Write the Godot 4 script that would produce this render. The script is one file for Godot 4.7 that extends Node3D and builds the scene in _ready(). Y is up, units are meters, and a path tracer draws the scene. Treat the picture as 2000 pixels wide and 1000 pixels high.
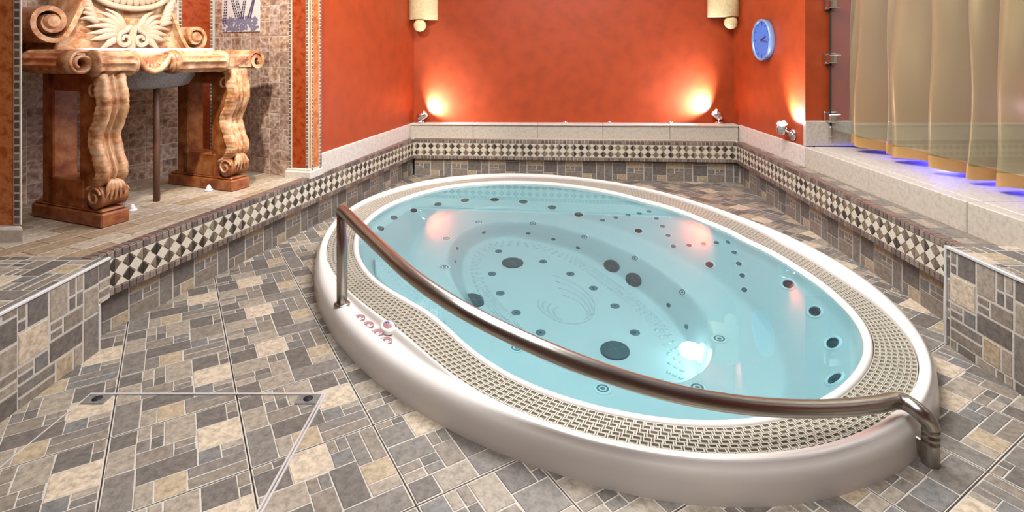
extends Node3D
# Spa room with an oval whirlpool tub. X right, D = distance away from the camera (z = -D), y up, metres.

const F := 1080.0
const EYE := 1.1
const HORIZON := 100.0
const WATER := 0.07
const TONE := 0.885   # all surface colours a little below the values read off the photograph
const FULL := ["basin", "jet_white", "water", "glass", "chrome", "steel", "porcelain", "lamp_white", "lamp_pool", "lamp_blue", "lamp_added_panel", "black"]

var rng := RandomNumberGenerator.new()
var M := {}
var T := {}
var names := {}

# ------------------------------------------------------------------ geometry helpers
class Mb:
	var st := SurfaceTool.new()
	func _init(smooth := false) -> void:
		st.begin(Mesh.PRIMITIVE_TRIANGLES)
		st.set_smooth_group(0 if smooth else -1)
	func tri(a: Vector3, b: Vector3, c: Vector3) -> void:   # counter-clockwise seen from outside
		st.add_vertex(a); st.add_vertex(c); st.add_vertex(b)
	func quad(a: Vector3, b: Vector3, c: Vector3, d: Vector3) -> void:
		tri(a, b, c); tri(a, c, d)
	func mesh() -> ArrayMesh:
		st.generate_normals()
		return st.commit()
	func into(m: ArrayMesh) -> ArrayMesh:
		st.generate_normals()
		return st.commit(m)

func V(x: float, h: float, d: float) -> Vector3:
	return Vector3(x, h, -d)

func ground(px: float, py: float, h := 0.0) -> Vector2:
	var d := (EYE - h) * F / (py - HORIZON)
	return Vector2((px - 1000.0) * d / F, d)

func pixel(p: Vector3) -> Vector2:
	var d := -p.z
	return Vector2(1000.0 + F * p.x / d, HORIZON + F * (EYE - p.y) / d)

# prism over a convex or simple polygon given counter-clockwise in (ex, ey); ez = ex x ey
func prism_into(b: Mb, poly: PackedVector2Array, t: Transform3D, z0: float, z1: float, bev := 0.0, bottom := false) -> void:
	var n := poly.size()
	if n < 3:
		return
	if Geometry2D.is_polygon_clockwise(poly):
		poly.reverse()
	var inner := poly
	if bev > 0.0:
		inner = PackedVector2Array()
		for i in n:
			var p := poly[i]
			var e1 := (p - poly[(i + n - 1) % n]).normalized()
			var e2 := (poly[(i + 1) % n] - p).normalized()
			var n1 := Vector2(-e1.y, e1.x)
			var n2 := Vector2(-e2.y, e2.x)
			var m := (n1 + n2)
			var k := bev / maxf(0.35, 1.0 + n1.dot(n2))
			inner.append(p + m * k)
	var idx := Geometry2D.triangulate_polygon(inner)
	for i in range(0, idx.size(), 3):
		var a := inner[idx[i]]
		var c := inner[idx[i + 1]]
		var d := inner[idx[i + 2]]
		if (c - a).cross(d - a) < 0:
			var s := c
			c = d
			d = s
		b.tri(t * Vector3(a.x, a.y, z1), t * Vector3(c.x, c.y, z1), t * Vector3(d.x, d.y, z1))
		if bottom:
			b.tri(t * Vector3(a.x, a.y, z0), t * Vector3(d.x, d.y, z0), t * Vector3(c.x, c.y, z0))
	for i in n:
		var j := (i + 1) % n
		var zt := z1 - bev
		b.quad(t * Vector3(poly[i].x, poly[i].y, z0), t * Vector3(poly[j].x, poly[j].y, z0), t * Vector3(poly[j].x, poly[j].y, zt), t * Vector3(poly[i].x, poly[i].y, zt))
		if bev > 0.0:
			b.quad(t * Vector3(poly[i].x, poly[i].y, zt), t * Vector3(poly[j].x, poly[j].y, zt), t * Vector3(inner[j].x, inner[j].y, z1), t * Vector3(inner[i].x, inner[i].y, z1))

func prism(poly: PackedVector2Array, t: Transform3D, z0: float, z1: float, bev := 0.0, bottom := false) -> ArrayMesh:
	var b := Mb.new()
	prism_into(b, poly, t, z0, z1, bev, bottom)
	return b.mesh()

func rect(x0: float, y0: float, x1: float, y1: float) -> PackedVector2Array:
	return PackedVector2Array([Vector2(x0, y0), Vector2(x1, y0), Vector2(x1, y1), Vector2(x0, y1)])

# solid standing on a plan polygon (X, D), from h0 to h1
func standing(plan: Array, h0: float, h1: float, bev := 0.0) -> ArrayMesh:
	var t := Transform3D(Basis(Vector3(1, 0, 0), Vector3(0, 0, -1), Vector3(0, 1, 0)), Vector3.ZERO)
	return prism(PackedVector2Array(plan), t, h0, h1, bev, true)

func box_into(b: Mb, c: Vector3, s: Vector3, bev := 0.0, basis := Basis()) -> void:
	var h := s * 0.5
	bev = minf(bev, minf(h.x, minf(h.y, h.z)) * 0.9)
	var t := Transform3D(basis, c)
	var r := rect(-h.x, -h.y, h.x, h.y)
	if bev <= 0.0:
		prism_into(b, r, t, -h.z, h.z, 0.0, true)
		return
	# chamfer along both z ends
	var inner := rect(-h.x + bev, -h.y + bev, h.x - bev, h.y - bev)
	var ch := PackedVector2Array([Vector2(-h.x + bev, -h.y), Vector2(h.x - bev, -h.y), Vector2(h.x, -h.y + bev), Vector2(h.x, h.y - bev), Vector2(h.x - bev, h.y), Vector2(-h.x + bev, h.y), Vector2(-h.x, h.y - bev), Vector2(-h.x, -h.y + bev)])
	var map := [0, 1, 1, 2, 2, 3, 3, 0]
	for i in 8:
		var j := (i + 1) % 8
		b.quad(t * Vector3(ch[i].x, ch[i].y, -h.z + bev), t * Vector3(ch[j].x, ch[j].y, -h.z + bev), t * Vector3(ch[j].x, ch[j].y, h.z - bev), t * Vector3(ch[i].x, ch[i].y, h.z - bev))
		var a: Vector2 = inner[map[i]]
		var e: Vector2 = inner[map[j]]
		b.quad(t * Vector3(ch[i].x, ch[i].y, h.z - bev), t * Vector3(ch[j].x, ch[j].y, h.z - bev), t * Vector3(e.x, e.y, h.z), t * Vector3(a.x, a.y, h.z))
		b.quad(t * Vector3(ch[j].x, ch[j].y, -h.z + bev), t * Vector3(ch[i].x, ch[i].y, -h.z + bev), t * Vector3(a.x, a.y, -h.z), t * Vector3(e.x, e.y, -h.z))
	b.quad(t * Vector3(inner[0].x, inner[0].y, h.z), t * Vector3(inner[1].x, inner[1].y, h.z), t * Vector3(inner[2].x, inner[2].y, h.z), t * Vector3(inner[3].x, inner[3].y, h.z))
	b.quad(t * Vector3(inner[3].x, inner[3].y, -h.z), t * Vector3(inner[2].x, inner[2].y, -h.z), t * Vector3(inner[1].x, inner[1].y, -h.z), t * Vector3(inner[0].x, inner[0].y, -h.z))

func box(c: Vector3, s: Vector3, bev := 0.0, basis := Basis()) -> ArrayMesh:
	var b := Mb.new()
	box_into(b, c, s, bev, basis)
	return b.mesh()

# rows of points; wraps across the columns when closed. Outward = row direction x column direction
func grid_into(b: Mb, rows: Array, closed := true) -> void:
	for i in rows.size() - 1:
		var p: PackedVector3Array = rows[i]
		var q: PackedVector3Array = rows[i + 1]
		var n := p.size()
		for j in (n if closed else n - 1):
			var k := (j + 1) % n
			if p[j].is_equal_approx(p[k]):
				b.tri(p[j], q[k], q[j])
			elif q[j].is_equal_approx(q[k]):
				b.tri(p[j], p[k], q[j])
			else:
				b.quad(p[j], p[k], q[k], q[j])

func grid(rows: Array, closed := true, smooth := true) -> ArrayMesh:
	var b := Mb.new(smooth)
	grid_into(b, rows, closed)
	return b.mesh()

# profile of Vector2(radius, height) from bottom to top, round the y axis of t
func lathe_into(b: Mb, profile: Array, t: Transform3D, seg := 24, arc := TAU) -> void:
	var rows := []
	for p in profile:
		var row := PackedVector3Array()
		for j in (seg if arc >= TAU else seg + 1):
			var a: float = -arc * j / seg
			row.append(t * Vector3(p.x * cos(a), p.y, p.x * sin(a)))
		rows.append(row)
	grid_into(b, rows, arc >= TAU)

func lathe(profile: Array, t := Transform3D(), seg := 24, smooth := true) -> ArrayMesh:
	var b := Mb.new(smooth)
	lathe_into(b, profile, t, seg)
	return b.mesh()

# tube along a path; radii may be one number or one per point; flat squashes it along its binormal
func tube_into(b: Mb, path: PackedVector3Array, radii, sides := 10, up := Vector3.UP, flat := 1.0) -> void:
	var n := path.size()
	var rows := []
	for i in n:
		var d := (path[mini(i + 1, n - 1)] - path[maxi(i - 1, 0)]).normalized()
		var s := d.cross(up)
		if s.length() < 0.05:
			s = d.cross(Vector3(0.3, 0.2, 0.9))
		s = s.normalized()
		var w := s.cross(d).normalized()
		var r: float = radii[i] if radii is Array or radii is PackedFloat32Array else radii
		var row := PackedVector3Array()
		for j in sides:
			var a := TAU * j / sides
			row.append(path[i] + s * cos(a) * r - w * sin(a) * r * flat)
		rows.append(row)
	var first := PackedVector3Array()
	var last := PackedVector3Array()
	for j in sides:
		first.append(path[0])
		last.append(path[n - 1])
	rows.push_front(first)
	rows.append(last)
	grid_into(b, rows)

func tube(path: PackedVector3Array, radii, sides := 10, up := Vector3.UP, flat := 1.0) -> ArrayMesh:
	var b := Mb.new(true)
	tube_into(b, path, radii, sides, up, flat)
	return b.mesh()

func spline(pts: Array, per := 8) -> PackedVector3Array:
	var out := PackedVector3Array()
	var n := pts.size()
	for i in n - 1:
		var a: Vector3 = pts[maxi(i - 1, 0)]
		var p: Vector3 = pts[i]
		var q: Vector3 = pts[i + 1]
		var c: Vector3 = pts[mini(i + 2, n - 1)]
		for k in per:
			out.append(p.cubic_interpolate(q, a, c, float(k) / per))
	out.append(pts[n - 1])
	return out

# ------------------------------------------------------------------ naming helpers
func numbered(called: String) -> String:
	var k: int = names.get(called, 0)
	names[called] = k + 1
	return called if k == 0 else "%s_%03d" % [called, k]

func part(called: String, mesh: Mesh, m: Material, parent: Node3D, t := Transform3D()) -> MeshInstance3D:
	var o := MeshInstance3D.new()
	o.name = called
	o.mesh = mesh
	if m:
		o.material_override = m
	o.transform = t
	parent.add_child(o, true)
	return o

func holder(called: String, parent: Node3D, t := Transform3D()) -> Node3D:
	var o := Node3D.new()
	o.name = called
	o.transform = t
	parent.add_child(o, true)
	return o

func thing(called: String, label: String, category: String, group := "", kind := "") -> Node3D:
	var o := Node3D.new()
	o.name = numbered(called)
	add_child(o, true)
	o.set_meta("label", label)
	o.set_meta("category", category)
	if group:
		o.set_meta("group", group)
	if kind:
		o.set_meta("kind", kind)
	return o

# ------------------------------------------------------------------ materials
func noise_tex(type: int, freq: float, colors: Array, seed_ := 1, octaves := 4, warp := 0.0, size := 512, cell_ret := 3) -> NoiseTexture2D:
	var n := FastNoiseLite.new()
	n.noise_type = type
	n.seed = seed_
	n.frequency = freq
	n.fractal_octaves = octaves
	if type == FastNoiseLite.TYPE_CELLULAR:
		n.cellular_return_type = cell_ret
		n.fractal_type = FastNoiseLite.FRACTAL_FBM if octaves > 1 else FastNoiseLite.FRACTAL_NONE
	if warp > 0.0:
		n.domain_warp_enabled = true
		n.domain_warp_amplitude = warp
		n.domain_warp_frequency = freq * 0.8
	var t := NoiseTexture2D.new()
	t.width = size
	t.height = size
	t.seamless = true
	t.noise = n
	var g := Gradient.new()
	var offs := PackedFloat32Array()
	var cols := PackedColorArray()
	for c in colors:
		offs.append(c[0])
		cols.append(c[1])
	g.offsets = offs
	g.colors = cols
	t.color_ramp = g
	return t

func G(v: float) -> Color:
	return Color(v, v, v)

func C(r: float, g: float, b: float) -> Color:
	return Color(r / 255.0, g / 255.0, b / 255.0)

func mat(key: String, c: Color, rough := 0.6, tex: Texture2D = null, scale := 1.0, off := Vector3.ZERO) -> StandardMaterial3D:
	var m := StandardMaterial3D.new()
	m.resource_name = key
	m.albedo_color = c if key in FULL else Color.from_rgba8(int(c.r8 * TONE), int(c.g8 * TONE), int(c.b8 * TONE), c.a8)
	m.roughness = rough
	if tex:
		m.albedo_texture = tex
		m.uv1_triplanar = true
		m.uv1_world_triplanar = true
		m.uv1_scale = Vector3.ONE * scale
		m.uv1_offset = off
	M[key] = m
	return m

func glow(key: String, c: Color, energy: float) -> StandardMaterial3D:
	var m := mat(key, c, 0.4)
	m.emission_enabled = true
	m.emission = c
	m.emission_energy_multiplier = energy
	return m

func make_materials() -> void:
	var S := FastNoiseLite.TYPE_SIMPLEX_SMOOTH
	var K := FastNoiseLite.TYPE_CELLULAR
	T.stone = noise_tex(S, 0.014, [[0.0, G(0.66)], [0.3, G(0.80)], [0.5, G(0.89)], [0.7, G(0.96)], [1.0, G(1.0)]], 3, 9, 0.0, 1024)
	(T.stone.noise as FastNoiseLite).fractal_gain = 0.72
	T.fine = noise_tex(S, 0.03, [[0.0, G(0.84)], [0.45, G(0.94)], [1.0, G(1.0)]], 5, 6)
	T.plaster = noise_tex(S, 0.012, [[0.0, G(0.88)], [0.4, G(0.95)], [0.65, G(0.985)], [1.0, G(1.0)]], 11, 6, 20.0)
	T.emperador = noise_tex(K, 0.012, [[0.0, C(250, 242, 234)], [0.1, C(236, 220, 206)], [0.24, C(204, 178, 160)], [0.42, C(170, 138, 118)], [0.6, C(134, 102, 84)], [1.0, C(100, 72, 58)]], 21, 3, 55.0, 1024, FastNoiseLite.RETURN_DISTANCE2_SUB)
	T.orange = noise_tex(S, 0.016, [[0.0, C(150, 70, 28)], [0.35, C(190, 100, 46)], [0.5, C(208, 124, 64)], [0.65, C(214, 138, 80)], [0.85, C(198, 110, 52)], [1.0, C(226, 170, 118)]], 31, 8, 30.0)
	(T.orange.noise as FastNoiseLite).fractal_gain = 0.65
	T.wash = noise_tex(S, 0.012, [[0.0, C(120, 66, 38)], [0.3, C(172, 108, 68)], [0.48, C(204, 148, 100)], [0.62, C(222, 180, 136)], [1.0, C(238, 212, 180)]], 41, 8, 45.0)
	(T.wash.noise as FastNoiseLite).fractal_gain = 0.62
	T.veins = noise_tex(K, 0.02, [[0.0, G(0.25)], [0.06, G(0.8)], [0.25, G(1.0)], [1.0, G(1.0)]], 51, 2, 22.0, 512, FastNoiseLite.RETURN_DISTANCE2_SUB)
	# paving stones: base tones times a grain
	var tones := {"cream": C(222, 203, 176), "tan": C(178, 164, 145), "brown": C(152, 139, 124), "grey": C(140, 132, 122), "dark": C(122, 113, 104), "blue": C(134, 130, 125), "ochre": C(196, 176, 144)}
	for k in tones:
		mat("stone_" + k, tones[k], 0.6, T.stone, 2.3, Vector3(rng.randf(), rng.randf(), rng.randf()))
	mat("grout", C(206, 198, 186), 0.9, T.fine, 6.0)
	mat("joint", C(84, 66, 54), 0.95)
	mat("mosaic_grout", C(224, 214, 192), 0.8, T.fine, 6.0)
	mat("mosaic_cream", C(226, 217, 196), 0.4, T.fine, 5.0)
	mat("mosaic_black", C(60, 50, 42), 0.28, T.veins, 6.0)
	mat("mosaic_brown", C(110, 94, 78), 0.28, T.stone, 7.0)
	mat("mosaic_taupe", C(146, 126, 108), 0.3, T.stone, 7.0, Vector3(.3, .2, .6))
	mat("mosaic_olive", C(158, 142, 112), 0.3, T.stone, 7.0, Vector3(.7, .5, .1))
	mat("small_a", C(136, 118, 106), 0.45, T.stone, 6.0)
	mat("small_b", C(156, 140, 126), 0.45, T.stone, 6.0, Vector3(.4, .1, .8))
	mat("small_c", C(116, 100, 92), 0.45, T.stone, 6.0, Vector3(.9, .6, .3))
	mat("coping_a", C(150, 116, 102), 0.5, T.stone, 6.0)
	mat("coping_b", C(134, 108, 98), 0.5, T.stone, 6.0, Vector3(.2, .8, .4))
	mat("beige_stone", C(208, 198, 180), 0.55, T.fine, 2.2)
	mat("pale_stone", C(228, 218, 204), 0.55, T.fine, 1.6)
	mat("red_plaster", C(178, 70, 24), 0.5, T.plaster, 0.9).metallic_specular = 0.4
	mat("cream_paint", C(150, 96, 66), 0.9)
	mat("ceiling_paint", C(188, 172, 154), 0.9)
	for i in 4:
		mat("emperador_%d" % i, [C(255, 255, 255), C(236, 228, 222), C(250, 240, 228), C(224, 214, 208)][i], 0.3, T.emperador, 1.6, Vector3(0.27 * i, 0.41 * i, 0.63 * i))
	mat("tile_grout", C(240, 230, 218), 0.9)
	mat("orange_marble", C(255, 255, 255), 0.3, T.orange, 1.7)
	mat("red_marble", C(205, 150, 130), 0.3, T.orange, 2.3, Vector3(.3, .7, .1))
	for i in 3:
		mat("platform_%d" % i, [C(206, 184, 156), C(190, 164, 134), C(216, 198, 176)][i], 0.5, T.stone, 2.0, Vector3(.2 * i, .3 * i, .5 * i))
	mat("platform_joint", C(206, 192, 170), 0.9)
	# washstand marbles
	mat("wash_marble", C(255, 255, 255), 0.42, T.wash, 1.9)
	mat("wash_light", C(208, 182, 154), 0.42, T.fine, 3.0)
	mat("wash_brown", C(190, 150, 114), 0.4, T.wash, 1.6, Vector3(.4, .1, .7))
	mat("porcelain", C(246, 246, 248), 0.12)
	mat("bowl_mosaic", C(214, 216, 220), 0.35, noise_tex(K, 0.06, [[0.0, G(0.55)], [0.25, G(0.86)], [1.0, G(1.0)]], 61, 1, 0.0, 512, FastNoiseLite.RETURN_DISTANCE2_SUB), 4.0)
	mat("rust", C(112, 74, 52), 0.55, T.stone, 5.0)
	# tub
	mat("acrylic", C(232, 227, 219), 0.2)
	mat("basin", C(196, 203, 204), 0.22)
	mat("grate", C(190, 184, 169), 0.4)
	mat("channel", C(84, 80, 66), 0.7)
	mat("pad", C(122, 122, 96), 0.6)
	mat("jet_dark", C(36, 74, 84), 0.35)
	mat("jet_grey", C(92, 132, 138), 0.4)
	mat("jet_white", C(206, 216, 218), 0.25)
	mat("suction", C(60, 102, 108), 0.45)
	var water := mat("water", Color(0.70, 0.93, 0.95, 0.0), 0.0)
	water.refraction_enabled = true
	water.refraction_scale = 0.033
	var steel := mat("steel", C(168, 162, 154), 0.3)
	steel.metallic = 1.0
	var chrome := mat("chrome", C(222, 222, 226), 0.12)
	chrome.metallic = 1.0
	var rosy := mat("button_metal", C(206, 172, 176), 0.3)
	rosy.metallic = 0.6
	var strip := mat("strip_metal", C(222, 220, 218), 0.35)
	strip.metallic = 0.35
	mat("edge_trim", C(214, 212, 208), 0.4)
	mat("black", C(14, 12, 12), 0.7)
	mat("plaster_cream", C(252, 234, 176), 0.7, T.fine, 2.0)
	mat("clock_blue", C(80, 138, 232), 0.35)
	var crim := mat("clock_rim", C(150, 186, 240), 0.3)
	crim.metallic = 0.35
	mat("clock_mark", C(44, 70, 140), 0.5)
	mat("clock_hand", C(84, 70, 96), 0.4)
	var satin := mat("satin", C(176, 154, 96), 0.32)
	satin.metallic = 0.55
	satin.rim_enabled = true
	satin.rim = 0.5
	satin.rim_tint = 0.6
	var hem := mat("satin_hem_unveiled", C(214, 168, 104), 0.28)  # brighter tone: the missing glass veil is put into the colour
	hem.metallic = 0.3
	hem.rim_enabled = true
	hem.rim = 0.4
	var glass := mat("glass", Color(0.9, 0.95, 0.95, 0.03), 0.0)
	glass.transparency = BaseMaterial3D.TRANSPARENCY_ALPHA
	mat("picture_white", C(232, 226, 224), 0.4)
	mat("picture_grey", C(150, 148, 176), 0.4, T.stone, 9.0)
	mat("picture_dark", C(62, 66, 96), 0.4)
	mat("display_blue", C(40, 60, 190), 0.2)
	mat("wax", C(240, 238, 232), 0.5)
	glow("lamp_white", C(255, 250, 244), 5.0)
	glow("lamp_pool", C(226, 250, 238), 0.4)
	glow("lamp_blue", C(90, 90, 255), 2.0)
	glow("lamp_added_panel", C(255, 240, 220), 1.5)

# ------------------------------------------------------------------ lights and camera
func setup_view() -> void:
	var cam := Camera3D.new()
	cam.name = "camera"
	cam.projection = Camera3D.PROJECTION_FRUSTUM
	cam.near = 0.05
	cam.far = 60.0
	cam.size = 0.05 * 1000.0 / F
	cam.frustum_offset = Vector2(0, -0.05 * (500.0 - HORIZON) / F)
	cam.position = Vector3(0, EYE, 0)
	add_child(cam)
	cam.current = true
	var env := Environment.new()
	env.background_mode = Environment.BG_COLOR
	env.background_color = Color(0, 0, 0)
	env.tonemap_mode = Environment.TONE_MAPPER_LINEAR
	env.tonemap_exposure = 1.66
	env.sdfgi_enabled = true
	env.ssao_enabled = true
	env.ssil_enabled = true
	var we := WorldEnvironment.new()
	we.name = "environment"
	we.environment = env
	add_child(we)

func area(parent: Node3D, at: Vector3, size: Vector2, energy: float, c: Color, look := Vector3.DOWN) -> void:
	var l := AreaLight3D.new()
	l.name = "area_light"
	l.area_size = size
	l.light_energy = energy
	l.light_color = c
	l.area_range = 12.0
	l.shadow_enabled = true
	parent.add_child(l, true)
	l.position = at
	l.basis = Basis.looking_at(look, Vector3.FORWARD if absf(look.y) > 0.9 else Vector3.UP)

func omni(parent: Node3D, at: Vector3, energy: float, c: Color, size := 0.04) -> void:
	var l := OmniLight3D.new()
	l.name = "omni_light"
	l.light_energy = energy
	l.light_color = c
	l.light_size = size
	l.omni_range = 10.0
	l.omni_attenuation = 2.0
	l.shadow_enabled = true
	parent.add_child(l, true)
	l.position = at

func spot(parent: Node3D, at: Vector3, look: Vector3, angle: float, energy: float, c: Color, size := 0.03, soft := 0.6) -> void:
	var l := SpotLight3D.new()
	l.name = "spot_light"
	l.light_energy = energy
	l.light_color = c
	l.light_size = size
	l.spot_angle = angle
	l.spot_angle_attenuation = soft
	l.spot_range = 10.0
	l.spot_attenuation = 2.0
	l.shadow_enabled = true
	parent.add_child(l, true)
	l.position = at
	l.basis = Basis.looking_at(look.normalized(), Vector3.UP if absf(look.normalized().y) < 0.95 else Vector3.RIGHT)

func added_ceiling_panel(x: float, d: float, w: float, l: float, energy: float, label: String) -> void:  # unseen panels added to light the room softly
	var o := thing("added_ceiling_light", label, "light", "added ceiling panels out of view")
	var c := V(x, 2.57, d)
	part("frame", box(c, Vector3(w + 0.06, 0.05, l + 0.06), 0.01), M.edge_trim, o)
	part("diffuser", box(c + Vector3(0, -0.03, 0), Vector3(w, 0.02, l), 0.005), M.lamp_added_panel, o)
	area(o, c + Vector3(0, -0.05, 0), Vector2(w, l), energy, C(246, 249, 255))

# ------------------------------------------------------------------ plan of the room (X, D)
var LN := Vector2(-1.54, 2.18)
var BL := Vector2(-0.868, 4.875)
var BR := Vector2(1.862, 4.585)
var RN := Vector2(1.717, 2.10)
var CL := Vector2(-0.915, 4.965)     # front corners of the stone caps
var CR := Vector2(1.93, 4.71)
var RED_L := Vector2(-0.895, 5.05)   # corners of the red walls
var RED_R := Vector2(1.949, 4.85)
var NICHE := Vector2(-2.06, 3.80)
var S0 := Vector2(-1.805, 2.433)     # front corner of the near pedestal
const PLAT := 0.318

func frame2(a: Vector2, b: Vector2) -> Transform3D:
	var d := (b - a).normalized()
	return Transform3D(Basis(Vector3(d.x, 0, -d.y), Vector3.UP, Vector3(d.y, 0, d.x)), V(a.x, 0, a.y))

func wall_body(t: Transform3D, len_: float, h0: float, h1: float, z0: float, z1: float, bev := 0.0) -> ArrayMesh:
	return box(t * Vector3(len_ / 2, (h0 + h1) / 2, (z0 + z1) / 2), Vector3(len_, h1 - h0, z1 - z0), bev, t.basis)

func build_shell() -> void:
	var wb := thing("wall_back", "smooth terracotta plaster wall above the cream stone shelf", "wall", "", "structure")
	part("plaster", wall_body(frame2(RED_L, RED_R), RED_L.distance_to(RED_R), 0.3, 2.6, -0.15, 0.0), M.red_plaster, wb)
	var wl := thing("wall_left", "terracotta plaster side wall between the marble pilaster and the corner", "wall", "", "structure")
	var rs := Vector2(-1.225, 3.50)
	part("plaster", wall_body(frame2(rs, RED_L), rs.distance_to(RED_L) + 0.12, 0.36, 2.6, -0.15, 0.0), M.red_plaster, wl)
	var wr := thing("wall_right", "terracotta plaster wall carrying the round clock", "wall", "", "structure")
	var re := Vector2(1.930, 3.64)
	part("plaster", standing([RED_R + Vector2(-0.005, 0.1), re, Vector2(2.95, 3.66), Vector2(2.95, 3.9), RED_R + Vector2(0.25, 0.2)], 0.36, 2.6), M.red_plaster, wr)
	var wf := thing("wall_far_right", "dark wall behind the satin curtain", "wall", "", "structure")
	part("plaster", box(V(2.9, 1.3, 0.8), Vector3(0.1, 2.6, 5.8)), M.red_plaster, wf)
	var wn := thing("wall_front", "plain wall behind the viewer", "wall", "", "structure")
	part("plaster", box(V(0, 1.3, -2.05), Vector3(6.4, 2.6, 0.1)), M.cream_paint, wn)
	var ws := thing("wall_far_left", "cream wall left of the washstand niche", "wall", "", "structure")
	part("plaster", box(V(-2.95, 1.3, 0.9), Vector3(0.1, 2.6, 5.9)), M.cream_paint, ws)
	part("plaster", box(V(-2.4, 1.3, 4.0), Vector3(1.1, 2.6, 0.1)), M.cream_paint, ws)
	var ce := thing("ceiling", "white plaster ceiling", "ceiling", "", "structure")
	part("plaster", box(V(0, 2.65, 1.6), Vector3(6.6, 0.1, 7.6)), M.ceiling_paint, ce)

# ------------------------------------------------------------------ paving tile: stones in a unit square
const STONES := [
	[0.0, 0.0, 0.16, 0.09, "brown"], [0.17, 0.0, 0.27, 0.09, "dark"], [0.28, 0.0, 0.58, 0.34, "cream"], [0.0, 0.1, 0.27, 0.34, "dark"],
	[0.0, 0.35, 0.35, 0.58, "tan"], [0.36, 0.36, 0.44, 0.51, "brown"], [0.45, 0.36, 0.53, 0.51, "grey"], [0.36, 0.52, 0.53, 0.78, "brown"],
	[0.54, 0.35, 0.75, 0.77, "dark"], [0.59, 0.0, 0.66, 0.17, "tan"], [0.67, 0.0, 0.75, 0.17, "grey"], [0.59, 0.18, 0.75, 0.34, "blue"],
	[0.76, 0.0, 0.87, 0.42, "grey"], [0.88, 0.0, 1.0, 0.42, "brown"], [0.76, 0.43, 1.0, 0.64, "ochre"], [0.76, 0.65, 1.0, 0.77, "tan"],
	[0.54, 0.78, 1.0, 1.0, "grey"], [0.21, 0.59, 0.35, 0.68, "dark"], [0.0, 0.59, 0.2, 0.68, "brown"], [0.2, 0.69, 0.35, 0.78, "grey"],
	[0.0, 0.69, 0.19, 0.78, "tan"], [0.0, 0.79, 0.22, 1.0, "dark"], [0.23, 0.79, 0.53, 1.0, "tan"]]

func turned(r: Array, quarter: int) -> Array:
	var o := [r[0], r[1], r[2], r[3]]
	for i in quarter:
		o = [1.0 - o[3], o[0], 1.0 - o[1], o[2]]
	return o

var tub_c := Vector2(0.256, 2.945)
var tub_u := Vector2(cos(deg_to_rad(-64.0)), sin(deg_to_rad(-64.0)))
var tub_v := Vector2(-sin(deg_to_rad(-64.0)), cos(deg_to_rad(-64.0)))
const TN := 240
var c_out := PackedFloat32Array()
var c_grate := PackedFloat32Array()
var c_lip := PackedFloat32Array()

func table_contour(tab: Array, smooth_passes: int) -> PackedFloat32Array:
	var n := tab.size()
	var out := PackedFloat32Array()
	for i in TN:
		var a := -180.0 + 360.0 * i / TN
		var k := n - 1
		for j in n:
			if tab[j][0] <= a:
				k = j
		if a < tab[0][0]:
			k = n - 1
		var p: Array = tab[k]
		var q: Array = tab[(k + 1) % n]
		var a0: float = p[0]
		var a1: float = q[0]
		if a1 <= a0:
			a1 += 360.0
		var aa := a if a >= a0 else a + 360.0
		out.append(lerpf(p[1], q[1], (aa - a0) / (a1 - a0)))
	for s in smooth_passes:
		var o2 := out.duplicate()
		for i in TN:
			o2[i] = 0.25 * out[(i + TN - 1) % TN] + 0.5 * out[i] + 0.25 * out[(i + 1) % TN]
		out = o2
	return out

func contour_at(c: PackedFloat32Array, ang: float) -> float:
	var f := fposmod((rad_to_deg(ang) + 180.0) / 360.0, 1.0) * TN
	var i := int(f) % TN
	return lerpf(c[i], c[(i + 1) % TN], f - floorf(f))

func tub_xd(ang: float, r: float) -> Vector2:
	return tub_c + tub_u * (r * cos(ang)) + tub_v * (r * sin(ang))

func tub_at(ang: float, r: float, h: float) -> Vector3:
	var p := tub_xd(ang, r)
	return V(p.x, h, p.y)

func ellipse_r(ang: float, a: float, b: float) -> float:
	return a * b / sqrt(pow(b * cos(ang), 2) + pow(a * sin(ang), 2))

func make_contours() -> void:
	c_lip = table_contour([[-176, 1.428], [-162, 1.361], [-146, 1.26], [-132, 1.165], [-121, 1.105], [-114, 1.066], [-99, 1.012], [-83, .975], [-73, .96], [-63, .968], [-54, 1.03], [-46, 1.13], [-38, 1.234], [-31, 1.315], [-22, 1.402], [-16, 1.447], [-11, 1.470], [-5, 1.48], [1, 1.476], [6, 1.463], [13, 1.437], [18, 1.41], [22, 1.38], [26, 1.342], [32, 1.275], [47, 1.126], [66, 1.0], [88, .969], [117, 1.045], [133, 1.165], [155, 1.334], [169, 1.409]], 6)
	c_grate = table_contour([[-178, 1.56], [-168, 1.545], [-152, 1.466], [-138, 1.37], [-123, 1.267], [-112, 1.214], [-99, 1.168], [-91, 1.14], [-82, 1.126], [-72, 1.124], [-63, 1.142], [-56, 1.187], [-48, 1.272], [-43, 1.335], [-37, 1.403], [-31, 1.468], [-28, 1.498], [-17, 1.587], [-8, 1.623], [-3, 1.628], [5, 1.62], [11, 1.6], [15, 1.58], [19, 1.555], [23, 1.515], [31, 1.425], [39, 1.325], [46, 1.255], [62, 1.155], [84, 1.138], [103, 1.185], [120, 1.28], [135, 1.38], [150, 1.47], [164, 1.54], [175, 1.565]], 6)
	for i in TN:
		var a := -PI + TAU * i / TN
		var r := ellipse_r(a, 1.675, 1.225)
		var deg := rad_to_deg(a)
		r *= 1.0 + 0.025 * smoothstep(95.0, 125.0, deg) * (1.0 - smoothstep(150.0, 180.0, deg))
		c_out.append(maxf(r, c_grate[i] + 0.045))

func inside_tub(p: Vector2, margin: float) -> bool:
	var q := p - tub_c
	var a := atan2(q.dot(tub_v), q.dot(tub_u))
	return q.length() < contour_at(c_out, a) - margin

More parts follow.
